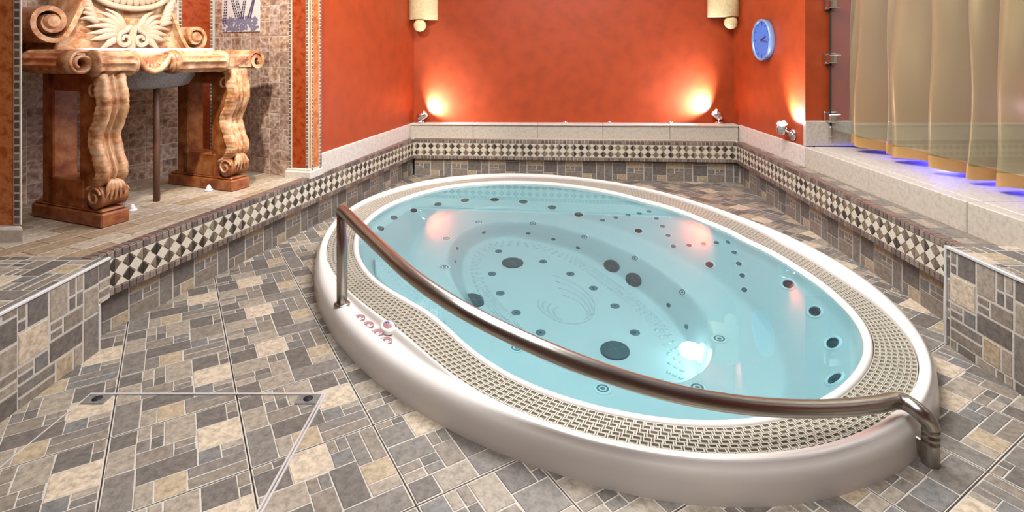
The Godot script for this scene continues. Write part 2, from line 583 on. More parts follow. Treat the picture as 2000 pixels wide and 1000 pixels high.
func tub_polygon(margin: float) -> PackedVector2Array:
	var o := PackedVector2Array()
	for i in 96:
		var a := TAU * i / 96
		o.append(tub_xd(a, contour_at(c_out, a) - margin))
	return o

func build_floor() -> void:
	var fl := thing("floor", "floor paved with square tiles of grey, brown and cream stone relief", "floor", "", "structure")
	# dark bed under the tiles with the hole for the tub
	var rows := []
	var inner := PackedVector3Array()
	var outer := PackedVector3Array()
	for i in TN:
		var a := -PI + TAU * i / TN
		inner.append(tub_at(a, c_out[i] - 0.05, -0.008))
		var dir := tub_u * cos(a) + tub_v * sin(a)
		var k := INF
		k = minf(k, (3.0 if dir.x > 0 else 3.0) / maxf(absf(dir.x), 1e-6) + (-tub_c.x if dir.x > 0 else tub_c.x) / maxf(absf(dir.x), 1e-6))
		k = minf(k, ((5.2 - tub_c.y) if dir.y > 0 else (tub_c.y + 2.1)) / maxf(absf(dir.y), 1e-6))
		var p := tub_c + dir * k
		outer.append(V(p.x, -0.008, p.y))
	rows = [outer, inner]
	part("bed", grid(rows, true, false), M.joint, fl)
	var hole := tub_polygon(0.035)
	var d1 := Vector2(-0.523, 0.852)
	var d2 := Vector2(0.852, 0.523)
	var o := ground(626, 638)
	var tw := 0.329
	var th := 0.340
	var up := Transform3D(Basis(Vector3(1, 0, 0), Vector3(0, 0, -1), Vector3(0, 1, 0)), Vector3.ZERO)
	var tiles := []
	var all := []
	for i in range(-7, 12):
		for j in range(-14, 8):
			var tl := o + d2 * ((i - 1) * tw) - d1 * (j * th)
			var c := tl + d2 * tw * 0.5 - d1 * th * 0.5
			if c.y < 0.95 or c.y > 5.1:
				continue
			var px := pixel(V(c.x, 0, c.y))
			if px.x < -220 or px.x > 2220 or px.y > 1230:
				continue
			if c.x < -1.75 or c.x > 2.1 or c.x < -1.95 + 0.25 * (c.y - 2.1):
				continue
			if inside_tub(c, 0.34):
				continue
			var g := 0.002
			var quad := PackedVector2Array()
			for q in [Vector2(0, 0), Vector2(1, 0), Vector2(1, 1), Vector2(0, 1)]:
				quad.append(tl + d2 * (lerpf(g, tw - g, q.x)) - d1 * (lerpf(g, th - g, q.y)))
			var polys := Geometry2D.clip_polygons(quad, hole)
			if polys.is_empty():
				continue
			var holder_ := holder("tile", fl)
			var tb := Mb.new()
			for p in polys:
				prism_into(tb, p, up, -0.008, -0.0013)
			part("slab", tb.mesh(), M.grout, holder_)
			var k := tiles.size()
			tiles.append(holder_)
			var quarter := posmod(i * 7 + j * 5, 3) % 2
			if i < 0 or (i == 0 and j == 1) or (i == 1 and j == 3):
				quarter = 1
			elif i == 0 or (i == 1 and j == 2):
				quarter = 0
			for s in STONES:
				var r := turned(s, quarter)
				var jr := 0.0056
				var q4 := PackedVector2Array()
				for cc in [Vector2(r[0], r[1]), Vector2(r[2], r[1]), Vector2(r[2], r[3]), Vector2(r[0], r[3])]:
					var aa: float = cc.x * tw
					var bb: float = cc.y * th
					aa += jr * (0.7 if cc.x == r[0] else -0.7) * (1.3 if cc.x in [0.0, 1.0] else 0.6)
					bb += jr * (0.7 if cc.y == r[1] else -0.7) * (1.3 if cc.y in [0.0, 1.0] else 0.6)
					q4.append(tl + d2 * (aa + rng.randf_range(-0.0012, 0.0012)) - d1 * (bb + rng.randf_range(-0.0012, 0.0012)))
				var cut := Geometry2D.clip_polygons(q4, hole)
				for p in cut:
					var cen := Vector2.ZERO
					var ar := PackedVector2Array()
					for v in p:
						cen += v / p.size()
						ar.append(pixel(V(v.x, 0, v.y)))
					var size := 0.0
					for m in ar.size():
						size += ar[m].cross(ar[(m + 1) % ar.size()])
					size = absf(size)
					var pc := pixel(V(cen.x, 0, cen.y))
					if pc.x < -10 or pc.x > 2010 or pc.y > 1010:
						size = 0.0
					if p.size() != 4 and p.size() > 8:
						size *= 0.5
					var tone: String = s[4]
					var sw := rng.randf()
					if sw < 0.08: tone = ["grey", "brown", "tan", "blue"][rng.randi() % 4]
					all.append({"tile": k, "poly": p, "tone": tone, "size": size})
	all.sort_custom(func(a, b): return a.size > b.size)
	var rest := {}
	for n in all.size():
		var s: Dictionary = all[n]
		if n < 300 and s.size > 0.0:
			var st := prism(s.poly, up, -0.006, 0.0, 0.0013)
			part("stone", st, M["stone_" + s.tone], tiles[s.tile])
		else:
			if not rest.has(s.tile):
				rest[s.tile] = {}
			if not rest[s.tile].has(s.tone):
				rest[s.tile][s.tone] = Mb.new()
			prism_into(rest[s.tile][s.tone], s.poly, up, -0.006, 0.0, 0.0013)
	for k in rest:
		var am := ArrayMesh.new()
		var tl := []
		for tone in rest[k]:
			am = rest[k][tone].into(am)
			tl.append(tone)
		for n in tl.size():
			am.surface_set_material(n, M["stone_" + tl[n]])
		var q := part("stones", am, null, tiles[k])
		q.set_meta("kind", "stuff")

# ------------------------------------------------------------------ mosaic ledges round the pool
const WALLSTONES := [[0.0, 0.0, 0.20, 0.34, "grey"], [0.0, 0.355, 0.20, 0.5, "brown"], [0.21, 0.16, 0.56, 0.43, "dark"], [0.21, 0.445, 0.56, 0.5, "dark"], [0.21, 0.0, 0.33, 0.145, "grey"], [0.34, 0.0, 0.56, 0.145, "ochre"], [0.57, 0.345, 0.99, 0.5, "ochre"], [0.57, 0.205, 0.75, 0.33, "blue"], [0.76, 0.27, 0.86, 0.33, "grey"], [0.87, 0.27, 0.99, 0.33, "grey"], [0.76, 0.205, 0.99, 0.255, "brown"], [0.57, 0.0, 0.99, 0.19, "brown"]]

func ledge(called: String, label: String, a: Vector2, b: Vector2, ha: float, hb: float, mirror_to := -1.0, deep := 0.2) -> void:
	var o := thing(called, label, "ledge", "", "structure")
	var t := frame2(a, b)
	var ln := a.distance_to(b)
	var slope := (hb - ha) / ln
	var tilt := t * Transform3D(Basis(Vector3(1, slope, 0), Vector3.UP, Vector3(0, 0, 1)), Vector3(0, ha, 0))   # y = 0 at the top edge
	var bottom := -0.172
	# bodies
	var body := Mb.new()
	prism_into(body, rect(-0.03, bottom + 0.001, ln + 0.03, -0.003), tilt, -deep, -0.003, 0.0, true)
	part("mosaic_bed", body.mesh(), M.mosaic_grout, o)
	part("lower_bed", wall_body(t, ln + 0.08, 0.0, minf(ha, hb) - 0.17, -0.2, -0.036).duplicate(), M.grout, o)
	# stones of the recessed lower wall
	var unit := 0.333
	var hw := ha - 0.17
	var k := 0
	while k * unit < ln:
		for s in WALLSTONES:
			var x0: float = s[0]
			var x1: float = s[2]
			if k * unit < mirror_to:
				x0 = 1.0 - s[2]
				x1 = 1.0 - s[0]
			var q := rect(k * unit + x0 * unit + 0.0022, s[1] / 0.5 * hw + 0.0022, minf(k * unit + x1 * unit - 0.0022, ln + 0.03), s[3] / 0.5 * hw + 0.004)
			if q[1].x - q[0].x < 0.01:
				continue
			var tone: String = s[4]
			if rng.randf() < 0.12: tone = ["grey", "brown", "dark"][rng.randi() % 3]
			part("stone", prism(q, t, -0.04, -0.0345 + rng.randf_range(-0.0003, 0.0003), 0.001), M["stone_" + tone], o)
		k += 1
	# diamonds
	var cols := int(round(ln / 0.0625))
	var pw := ln / cols
	var y_top := -0.031
	var ph := 0.0555
	var g := 0.0016
	var hx := pw / 2
	var hy := ph / 2
	var lt := prism(PackedVector2Array([Vector2(-g * 0.5, hy - g * 1.7), Vector2(-hx * 0.80, 0), Vector2(-g * 0.5, -hy + g * 1.7)]), Transform3D(), -0.004, 0.001, 0.0006)
	var rt := prism(PackedVector2Array([Vector2(g * 0.5, -hy + g * 1.7), Vector2(hx * 0.80, 0), Vector2(g * 0.5, hy - g * 1.7)]), Transform3D(), -0.004, 0.001, 0.0006)
	var dm := prism(PackedVector2Array([Vector2(0, -hy + g), Vector2(hx - g, 0), Vector2(0, hy - g), Vector2(-hx + g, 0)]), Transform3D(), -0.004, 0.0006, 0.0006)
	var tu := prism(PackedVector2Array([Vector2(-hx + g * 2, 0), Vector2(hx - g * 2, 0), Vector2(0, hy - g * 1.2)]), Transform3D(), -0.004, 0.0006, 0.0006)
	var td := prism(PackedVector2Array([Vector2(hx - g * 2, 0), Vector2(-hx + g * 2, 0), Vector2(0, -hy + g * 1.2)]), Transform3D(), -0.004, 0.0006, 0.0006)
	var dark := [M.mosaic_black, M.mosaic_black, M.mosaic_brown, M.mosaic_brown, M.mosaic_taupe, M.mosaic_taupe, M.mosaic_olive]
	for i in cols:
		var x := (i + 0.5) * pw
		for r in 2:
			var y := y_top - hy - r * ph
			var pos := Transform3D(Basis(), Vector3(x, y, 0))
			part("diamond_half", lt, dark[rng.randi() % dark.size()], o, tilt * pos)
			part("diamond_half", rt, dark[rng.randi() % dark.size()], o, tilt * pos)
		if i > 0:
			var x2 := i * pw
			part("cream_diamond", dm, M.mosaic_cream, o, tilt * Transform3D(Basis(), Vector3(x2, y_top - ph, 0)))
			part("cream_triangle", td, M.mosaic_cream, o, tilt * Transform3D(Basis(), Vector3(x2, y_top - 0.001, 0)))
			part("cream_triangle", tu, M.mosaic_cream, o, tilt * Transform3D(Basis(), Vector3(x2, y_top - 2 * ph + 0.001, 0)))
	# small square tiles: a row under the diamonds, the front and the top of the coping
	var n := int(round(ln / 0.0312))
	var sw := ln / n
	var sq := prism(rect(-sw / 2 + 0.0024, -0.0125, sw / 2 - 0.0024, 0.0125), Transform3D(), -0.004, 0.003, 0.0015)
	var top := prism(rect(-sw / 2 + 0.0024, -0.022, sw / 2 - 0.0024, 0.022), Transform3D(Basis(Vector3(1, 0, 0), Vector3(0, 0, -1), Vector3(0, 1, 0)), Vector3.ZERO), -0.004, 0.002, 0.0015)
	var sm := [M.small_a, M.small_b, M.small_c]
	var cm := [M.coping_a, M.coping_b, M.small_a]
	for i in n:
		var x := (i + 0.5) * sw
		part("square_tile", sq, sm[rng.randi() % 3], o, tilt * Transform3D(Basis(), Vector3(x, bottom + 0.0145, 0)))
		part("square_tile", sq, sm[rng.randi() % 3], o, tilt * Transform3D(Basis(), Vector3(x, -0.0155, 0)))
		part("coping_tile", top, cm[rng.randi() % 3], o, tilt * Transform3D(Basis(), Vector3(x, 0, -0.024)))

func build_ledges() -> void:
	ledge("trim_1", "low mosaic ledge of cream and dark diamonds in front of the washstand platform", LN + Vector2(-0.03, -0.12), BL, 0.325, 0.325, -1.0, 0.053)
	ledge("trim_2", "low mosaic ledge of diamonds under the long back shelf", BL, BR, 0.325, 0.345, 1.5)
	ledge("trim_3", "low mosaic ledge of diamonds running under the curtained window sill", BR, RN, 0.345, 0.345)
	# stone caps behind the ledges
	var bl := thing("baseboard_left", "cream stone skirting at the foot of the left terracotta wall", "skirting", "", "structure")
	var a := Vector2(-1.215, 3.52)
	var t := frame2(a, CL)
	var ln := a.distance_to(CL)
	for i in 3:
		part("slab", box(t * Vector3((i + 0.5) * ln / 3, 0.385, -0.02), Vector3(ln / 3 - 0.002, 0.13, 0.06), 0.004, t.basis), M.pale_stone, bl)
	var bb := thing("baseboard_back", "long cream stone shelf along the back wall", "shelf", "", "structure")
	t = frame2(CL, CR)
	ln = CL.distance_to(CR)
	var ang := atan2(0.02, ln)
	for i in 5:
		var f := (i + 0.5) / 5.0
		var top := lerpf(0.452, 0.472, f)
		part("slab", box(t * Vector3(f * ln, top - 0.08, -0.06), Vector3(ln / 5 - 0.002, 0.13, 0.12), 0.003, t.basis * Basis(Vector3(0, 0, 1), ang)), M.beige_stone, bb)
		part("cap", box(t * Vector3(f * ln, top - 0.007, -0.055), Vector3(ln / 5 - 0.001, 0.014, 0.135), 0.003, t.basis * Basis(Vector3(0, 0, 1), ang)), M.pale_stone, bb)
	var br := thing("baseboard_right", "cream stone riser and window sill on the right", "sill", "", "structure")
	var e := Vector2(1.872, 1.0)
	t = frame2(CR, e)
	ln = CR.distance_to(e)
	var cuts := [0.0, 1.09, 1.76, 2.41, 3.06, ln]
	for i in 5:
		var x0: float = cuts[i]
		var x1: float = cuts[i + 1]
		part("slab", box(t * Vector3((x0 + x1) / 2, 0.40, -0.03), Vector3(x1 - x0 - 0.003, 0.148, 0.06), 0.004, t.basis), M.pale_stone if i == 0 else M.beige_stone, br)
		if i > 0:
			part("sill_slab", box(t * Vector3((x0 + x1) / 2, 0.455, -0.52), Vector3(x1 - x0 - 0.003, 0.04, 0.91), 0.004, t.basis), M.beige_stone, br)
	part("return_slab", box(V(2.42, 0.56, 3.632), Vector3(1.0, 0.165, 0.03), 0.003), M.beige_stone, br)
	part("core", standing([Vector2(2.0, 1.0), Vector2(2.9, 1.0), Vector2(2.9, 3.64), Vector2(2.0, 3.64)], 0.0, 0.43), M.joint, br)
	# paving on top of the right ledge
	var tr := thing("trim_4", "narrow strip of brown stone paving on top of the right ledge", "ledge", "", "structure")
	t = frame2(BR, RN)
	var l2 := BR.distance_to(RN)
	var k := 0
	var x := 0.0
	while x < l2 - 0.02:
		var w := rng.randf_range(0.07, 0.16)
		var x1 := minf(x + w, l2)
		var split := 0.11
		for z in [[-0.048, -split], [-split, -0.2]]:
			var fl := rect(x + 0.002, -z[0] + 0.002, x1 - 0.002, -z[1] - 0.002)
			var up2 := t * Transform3D(Basis(Vector3(1, 0, 0), Vector3(0, 0, -1), Vector3(0, 1, 0)), Vector3(0, 0.345, 0))
			part("stone", prism(fl, up2, -0.008, 0.0, 0.0015), M["stone_" + ["grey", "brown", "tan", "brown"][k % 4]], tr)
			k += 1
		x = x1
	part("bed", standing([BR + Vector2(0.04, -0.1), RN + Vector2(0.04, 0), RN + Vector2(0.22, 0), CR + Vector2(0.02, -0.1)], 0.2, 0.341), M.grout, tr)

# a tiled block: face and top covered with paving stones
func tiled_rect(o: Node3D, t: Transform3D, w: float, h: float, z: float, quarter: int, ox := 0.0, oy := 0.0, clip := PackedVector2Array()) -> void:
	var u := 0.333
	for i in range(-1, int(w / u) + 2):
		for j in range(-1, int(h / u) + 2):
			for s in STONES:
				var r := turned(s, (quarter + i) % 4 if quarter >= 0 else 0)
				var q := rect(clampf((i + r[0]) * u + ox + 0.0028, 0, w), clampf((j + r[1]) * u + oy + 0.0028, 0, h), clampf((i + r[2]) * u + ox - 0.0028, 0, w), clampf((j + r[3]) * u + oy - 0.0028, 0, h))
				if q[2].x - q[0].x < 0.012 or q[2].y - q[0].y < 0.012:
					continue
				var ps := [q]
				if clip.size():
					ps = Geometry2D.intersect_polygons(q, clip)
				for p in ps:
					part("stone", prism(p, t, z - 0.008, z + rng.randf_range(-0.0003, 0.0003), 0.001), M["stone_" + s[4]], o)

func build_blocks() -> void:
	# left: low tiled bench end running towards the viewer
	var b := thing("trim_5", "low bench end tiled in stone relief with a pale edge strip, left of the tub", "bench", "", "structure")
	var x := -1.515
	part("core", standing([Vector2(-2.9, 0.6), Vector2(x - 0.0015, 0.6), Vector2(x - 0.0015, 2.028), Vector2(-2.9, 2.028)], 0.0, 0.3225), M.grout, b)
	part("core", standing([Vector2(-2.9, 2.028), Vector2(x - 0.0015, 2.028), Vector2(x - 0.0015, 2.085), Vector2(-2.9, 2.085)], 0.17, 0.3225), M.grout, b)
	var t := frame2(Vector2(x, 1.05), Vector2(x, 2.085))
	tiled_rect(b, t, 1.035, 0.316, 0.0, 1, -0.02, -0.01, PackedVector2Array([Vector2(0, 0), Vector2(0.978, 0), Vector2(0.978, 0.17), Vector2(1.035, 0.19), Vector2(1.035, 0.316), Vector2(0, 0.316)]))
	var up := Transform3D(Basis(Vector3(1, 0, 0), Vector3(0, 0, -1), Vector3(0, 1, 0)), V(-2.55, 0.324, 1.1))
	tiled_rect(b, up, 1.03, 0.985, 0.0, 2, 0.0, 0.03)
	part("edge_strip", box(V(x - 0.002, 0.321, 1.4), Vector3(0.012, 0.010, 1.37), 0.002), M.edge_trim, b)
	part("corner_strip", box(V(x - 0.002, 0.085, 2.03), Vector3(0.009, 0.17, 0.009), 0.002), M.edge_trim, b)
	# right: tiled pier with a metal edge
	var r := thing("trim_6", "tiled pier with a bright metal edge at the end of the right ledge", "bench", "", "structure")
	var xr := 1.63
	part("core", standing([Vector2(xr + 0.0015, 0.6), Vector2(2.6, 0.6), Vector2(2.6, 2.075), Vector2(xr + 0.0015, 2.075)], 0.0, 0.3665), M.grout, r)
	t = frame2(Vector2(xr, 2.078), Vector2(xr, 1.05))
	tiled_rect(r, t, 1.028, 0.364, 0.0, 3, 0.02, -0.3)
	up = Transform3D(Basis(Vector3(1, 0, 0), Vector3(0, 0, -1), Vector3(0, 1, 0)), V(xr + 0.006, 0.368, 1.05))
	tiled_rect(r, up, 0.255, 1.03, 0.0, 2, 0.05, 0.1)
	part("edge_strip", box(V(xr + 0.002, 0.366, 1.56), Vector3(0.014, 0.012, 1.03), 0.002), M.strip_metal, r)
	part("corner_strip", box(V(xr + 0.002, 0.185, 2.078), Vector3(0.012, 0.37, 0.012), 0.002), M.strip_metal, r)

# ------------------------------------------------------------------ washstand niche
func square_wall(o: Node3D, a: Vector2, b: Vector2, h0: float, h1: float, s0: float, s1: float, pitch: float, skip := Rect2()) -> void:
	var t := frame2(a, b)
	var n := int(round((s1 - s0) / pitch))
	var pw := (s1 - s0) / n
	var tile := prism(rect(-pw / 2 + 0.002, -pitch / 2 + 0.002, pw / 2 - 0.002, pitch / 2 - 0.002), Transform3D(), -0.002, 0.0025, 0.0008)
	var k := 0
	while h0 + k * pitch < h1:
		for i in n:
			var c := Vector2(s0 + (i + 0.5) * pw, h0 + (k + 0.5) * pitch)
			if skip.has_point(c):
				continue
			part("tile", tile, M["emperador_%d" % (rng.randi() % 4)], o, t * Transform3D(Basis(), Vector3(c.x, c.y, 0)))
		k += 1

# a strip of little square tesserae, two wide, along y
func mosaic_strip(o: Node3D, t: Transform3D, x: float, z: float, h0: float, h1: float, w := 0.02, across := 1) -> void:
	var bed := box(t * Vector3(x, (h0 + h1) / 2, z - 0.002), Vector3(w * across + 0.004, h1 - h0, 0.006), 0.0, t.basis)
	part("strip_bed", bed, M.mosaic_grout, o)
	var b := [Mb.new(), Mb.new(), Mb.new()]
	var n := int((h1 - h0) / (w * 1.25))
	for i in n:
		for j in across:
			var c := Vector3(x + (j - (across - 1) / 2.0) * w, h0 + (i + 0.5) * (h1 - h0) / n, z)
			prism_into(b[rng.randi() % 3], rect(-w * 0.40, -w * 0.46, w * 0.40, w * 0.46), t * Transform3D(Basis(), c), 0.0, 0.003, 0.001)
	var am := ArrayMesh.new()
	for q in b:
		am = q.into(am)
	for i in am.get_surface_count():
		am.surface_set_material(i, [M.small_a, M.small_b, M.small_c][i])
	part("tesserae", am, null, o).set_meta("kind", "stuff")

func build_niche() -> void:
	var a0 := Vector2(-2.62, 2.54)
	var be := Vector2(-1.362, 3.428)
	var wa := thing("wall_niche_back", "wall of veined brown marble squares behind the carved washstand", "wall", "", "structure")
	var la := a0.distance_to(NICHE)
	var ta := frame2(a0, NICHE)
	part("bed", wall_body(ta, la, 0.3, 2.6, -0.1, 0.0), M.tile_grout, wa)
	square_wall(wa, a0, NICHE, PLAT, 1.5, 0.02, la - 0.25, 0.0975)
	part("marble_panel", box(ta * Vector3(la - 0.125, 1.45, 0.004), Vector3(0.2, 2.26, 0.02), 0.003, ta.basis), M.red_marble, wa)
	mosaic_strip(wa, ta, la - 0.236, 0.006, PLAT, 1.6)
	mosaic_strip(wa, ta, la - 0.012, 0.006, PLAT, 1.6)
	var wb := thing("wall_niche_side", "wall of veined marble squares beside the washstand with the mosaic picture", "wall", "", "structure")
	var lb := NICHE.distance_to(be)
	var tb := frame2(NICHE, be)
	part("bed", wall_body(tb, lb, 0.3, 2.6, -0.1, 0.0), M.tile_grout, wb)
	square_wall(wb, NICHE, be, PLAT, 1.5, 0.03, lb - 0.02, 0.0975)
	mosaic_strip(wb, tb, lb - 0.012, 0.006, PLAT, 1.6)
	# mosaic picture on the side wall
	var mp := thing("mosaic_picture", "square mosaic picture of grey stems on white, set in the marble wall", "picture")
	var pc := Vector2(0.12, 1.228)
	var pw := 0.375
	part("panel", box(tb * Vector3(pc.x + pw / 2, pc.y + 0.2, 0.006), Vector3(pw, 0.4, 0.008), 0.0, tb.basis), M.picture_white, mp)
	var gb := Mb.new()
	for k in 150:
		var c := Vector3(pc.x + rng.randf_range(0.012, pw - 0.012), pc.y + rng.randf_range(0.01, 0.095), 0.0105)
		var turn := Basis(Vector3(0, 0, 1), rng.randf() * PI)
		prism_into(gb, rect(-0.011, -0.007, 0.011, 0.007), tb * Transform3D(turn, c), 0.0, 0.0015 + 0.001 * rng.randf(), 0.0005)
	part("ground_tesserae", gb.mesh(), M.picture_grey, mp).set_meta("kind", "stuff")
	var sb := Mb.new()
	var stems := [[Vector2(0.03, 0.06), Vector2(0.045, 0.2), Vector2(0.05, 0.4)], [Vector2(0.16, 0.09), Vector2(0.1, 0.22), Vector2(0.06, 0.4)], [Vector2(0.20, 0.09), Vector2(0.14, 0.25), Vector2(0.09, 0.4)], [Vector2(0.21, 0.09), Vector2(0.23, 0.2), Vector2(0.3, 0.4)], [Vector2(0.28, 0.09), Vector2(0.31, 0.16), Vector2(0.34, 0.25)]]
	for s in stems:
		for k in 18:
			var f := k / 17.0
			var p: Vector2 = s[0].lerp(s[1], f).lerp(s[1].lerp(s[2], f), f)
			var wd := 0.011 * (1.0 - 0.5 * f)
			for side in [-1, 1]:
				prism_into(sb, rect(-0.005, -0.006, 0.005, 0.006), tb * Transform3D(Basis(), Vector3(pc.x + p.x + side * wd, pc.y + p.y, 0.0105)), 0.0, 0.0025, 0.0005)
	part("stem_tesserae", sb.mesh(), M.picture_dark, mp).set_meta("kind", "stuff")
	# pilaster between niche and terracotta wall
	var pi := thing("trim_7", "slim pilaster of orange marble edged with mosaic strips beside the terracotta wall", "pilaster", "", "structure")
	var kx := Vector2(-1.245, 3.40)
	var dx := Vector2(0.23, 0.973)
	var dn := Vector2(-0.973, 0.23)
	var face := frame2(kx + dn * 0.14, kx)
	var side := frame2(kx, kx + dx * 0.115)
	part("face", box(face * Vector3(0.07, 1.47, -0.0575), Vector3(0.14, 2.26, 0.115), 0.004, face.basis), M.red_marble, pi)  # darker marble copy: the shade on this face is in its colour
	part("side", box(side * Vector3(0.0575, 1.47, 0.001), Vector3(0.11, 2.26, 0.008), 0.002, side.basis), M.orange_marble, pi)
	mosaic_strip(pi, face, 0.127, 0.003, PLAT + 0.04, 1.6, 0.018)
	mosaic_strip(pi, side, 0.018, 0.007, PLAT + 0.04, 1.6, 0.018)
	mosaic_strip(pi, side, 0.103, 0.007, PLAT + 0.04, 1.6, 0.018)
	part("plinth", standing([kx + dn * 0.16 - dx * 0.02, kx - dn * 0.015 - dx * 0.02, kx - dn * 0.015 + dx * 0.13, kx + dn * 0.16 + dx * 0.13], PLAT, 0.362, 0.006), M.pale_stone, pi)
	part("plinth_moulding", standing([kx + dn * 0.15 - dx * 0.01, kx - dn * 0.008 - dx * 0.01, kx - dn * 0.008 + dx * 0.12, kx + dn * 0.15 + dx * 0.12], 0.362, 0.378, 0.006), M.pale_stone, pi)
	# pilaster at the near end of the niche
	var pl := thing("trim_8", "broad orange marble pilaster with a grey mosaic strip at the picture edge of the niche", "pilaster", "", "structure")
	var fa := frame2(Vector2(-2.6, 2.30), Vector2(-2.04, 2.30))
	part("face", standing([Vector2(-2.6, 2.30), Vector2(-2.04, 2.30), Vector2(-2.24, 2.50), Vector2(-2.6, 2.50)], 0.34, 2.6), M.orange_marble, pl)
	mosaic_strip(pl, fa, 0.546, 0.004, 0.38, 1.7, 0.026)
	part("plinth", standing([Vector2(-2.64, 2.265), Vector2(-2.005, 2.265), Vector2(-2.21, 2.48), Vector2(-2.64, 2.48)], PLAT, 0.375, 0.008), M.pale_stone, pl)
	# platform paving
	var pf := thing("trim_9", "raised platform paved in warm beige tiles under the washstand", "platform", "", "structure")
	part("core", standing([Vector2(-1.62, 2.085), Vector2(-1.30, 3.36), Vector2(-1.36, 3.6), Vector2(-2.0, 3.95), Vector2(-2.9, 2.9), Vector2(-2.9, 2.085)], 0.0, PLAT - 0.004), M.platform_joint, pf)
	var al := Vector2(0.37, 0.929)
	var nl := Vector2(0.929, -0.37)
	var area_ := PackedVector2Array([Vector2(-1.618, 2.09), Vector2(-1.275, 3.44), Vector2(-1.36, 3.43), NICHE, Vector2(-2.62, 2.54), Vector2(-2.6, 2.09)])
	var up := Transform3D(Basis(Vector3(1, 0, 0), Vector3(0, 0, -1), Vector3(0, 1, 0)), Vector3.ZERO)
	for i in range(-9, 6):
		for j in range(-5, 10):
			var q := PackedVector2Array()
			var off := 0.1 if posmod(i, 2) == 0 else 0.0
			for cc in [Vector2(0.0015, 0.0015), Vector2(0.0985, 0.0015), Vector2(0.0985, 0.1985), Vector2(0.0015, 0.1985)]:
				q.append(S0 + nl * (i * 0.1 + cc.x) + al * (j * 0.2 + off + cc.y))
			for p in Geometry2D.intersect_polygons(q, area_):
				part("paving_tile", prism(p, up, PLAT - 0.008, PLAT, 0.0015), M["platform_%d" % (rng.randi() % 3)], pf)

# ------------------------------------------------------------------ carved marble washstand (local: x along the wall, y up, z towards the room)
func ribbon_into(b: Mb, path: PackedVector2Array, thick, z0: float, z1: float) -> void:
	# a band whose section follows path in (x, y), extruded along z
	var n := path.size()
	var up_ := PackedVector2Array()
	var dn := PackedVector2Array()
	for i in n:
		var d := (path[mini(i + 1, n - 1)] - path[maxi(i - 1, 0)]).normalized()
		var nn := Vector2(-d.y, d.x)
		var th: float = thick[i] if thick is Array else thick
		up_.append(path[i] + nn * th * 0.5)
		dn.append(path[i] - nn * th * 0.5)
	for i in n - 1:
		var a := up_[i]
		var c := up_[i + 1]
		var e := dn[i]
		var f := dn[i + 1]
		b.quad(Vector3(e.x, e.y, z1), Vector3(f.x, f.y, z1), Vector3(c.x, c.y, z1), Vector3(a.x, a.y, z1))
		b.quad(Vector3(a.x, a.y, z0), Vector3(c.x, c.y, z0), Vector3(f.x, f.y, z0), Vector3(e.x, e.y, z0))
		b.quad(Vector3(a.x, a.y, z1), Vector3(c.x, c.y, z1), Vector3(c.x, c.y, z0), Vector3(a.x, a.y, z0))
		b.quad(Vector3(e.x, e.y, z0), Vector3(f.x, f.y, z0), Vector3(f.x, f.y, z1), Vector3(e.x, e.y, z1))
	b.quad(Vector3(up_[0].x, up_[0].y, z0), Vector3(dn[0].x, dn[0].y, z0), Vector3(dn[0].x, dn[0].y, z1), Vector3(up_[0].x, up_[0].y, z1))
	b.quad(Vector3(dn[n - 1].x, dn[n - 1].y, z0), Vector3(up_[n - 1].x, up_[n - 1].y, z0), Vector3(up_[n - 1].x, up_[n - 1].y, z1), Vector3(dn[n - 1].x, dn[n - 1].y, z1))

func spiral2(c: Vector2, r0: float, r1: float, a0: float, turns: float, n := 40) -> PackedVector2Array:
	var o := PackedVector2Array()
	for i in n + 1:
		var f := float(i) / n
		var a := a0 + TAU * turns * f
		o.append(c + Vector2(cos(a), sin(a)) * lerpf(r0, r1, pow(f, 0.8)))
	return o

func to3(p: PackedVector2Array, z: float) -> PackedVector3Array:
	var o := PackedVector3Array()
	for v in p:
		o.append(Vector3(v.x, v.y, z))
	return o

func fluted_roll(x0: float, x1: float, y: float, z: float, r: float, along_z := false) -> ArrayMesh:
	# a log with flutes round it and rounded ends, lying along x (or z)
	var rows := []
	var sides := 96
	var steps := [[0.0, 0.0], [0.0, 0.8], [0.03, 0.96], [0.08, 1.0], [0.14, 1.0], [0.86, 1.0], [0.92, 1.0], [0.97, 0.96], [1.0, 0.8], [1.0, 0.0]]
	for s in steps:
		var row := PackedVector3Array()
		var deep := 0.2 if s[0] >= 0.14 and s[0] <= 0.86 else 0.0
		for j in sides:
			var a := TAU * j / sides
			var rr: float = r * s[1] * (1.0 - deep * pow(absf(cos(a * 5.0)), 0.7) * 1.2)
			var q := lerpf(x0, x1, s[0])
			if along_z:
				row.append(Vector3(z + rr * cos(a), y + rr * sin(a), q))
			else:
				row.append(Vector3(q, y + rr * cos(a), z + rr * sin(a)))
		rows.append(row)
	return grid(rows, true, true)

func leaf_into(b: Mb, pts: Array, r: float) -> void:
	var path := spline(pts, 5)
	var rad := []
	for i in path.size():
		var f := float(i) / (path.size() - 1)
		rad.append(r * (0.35 + 1.1 * sin(PI * pow(f, 0.75)) * 0.9) * (1.0 - 0.75 * f * f) + 0.0015)
	tube_into(b, path, rad, 8, Vector3(0, 0, 1), 0.7)

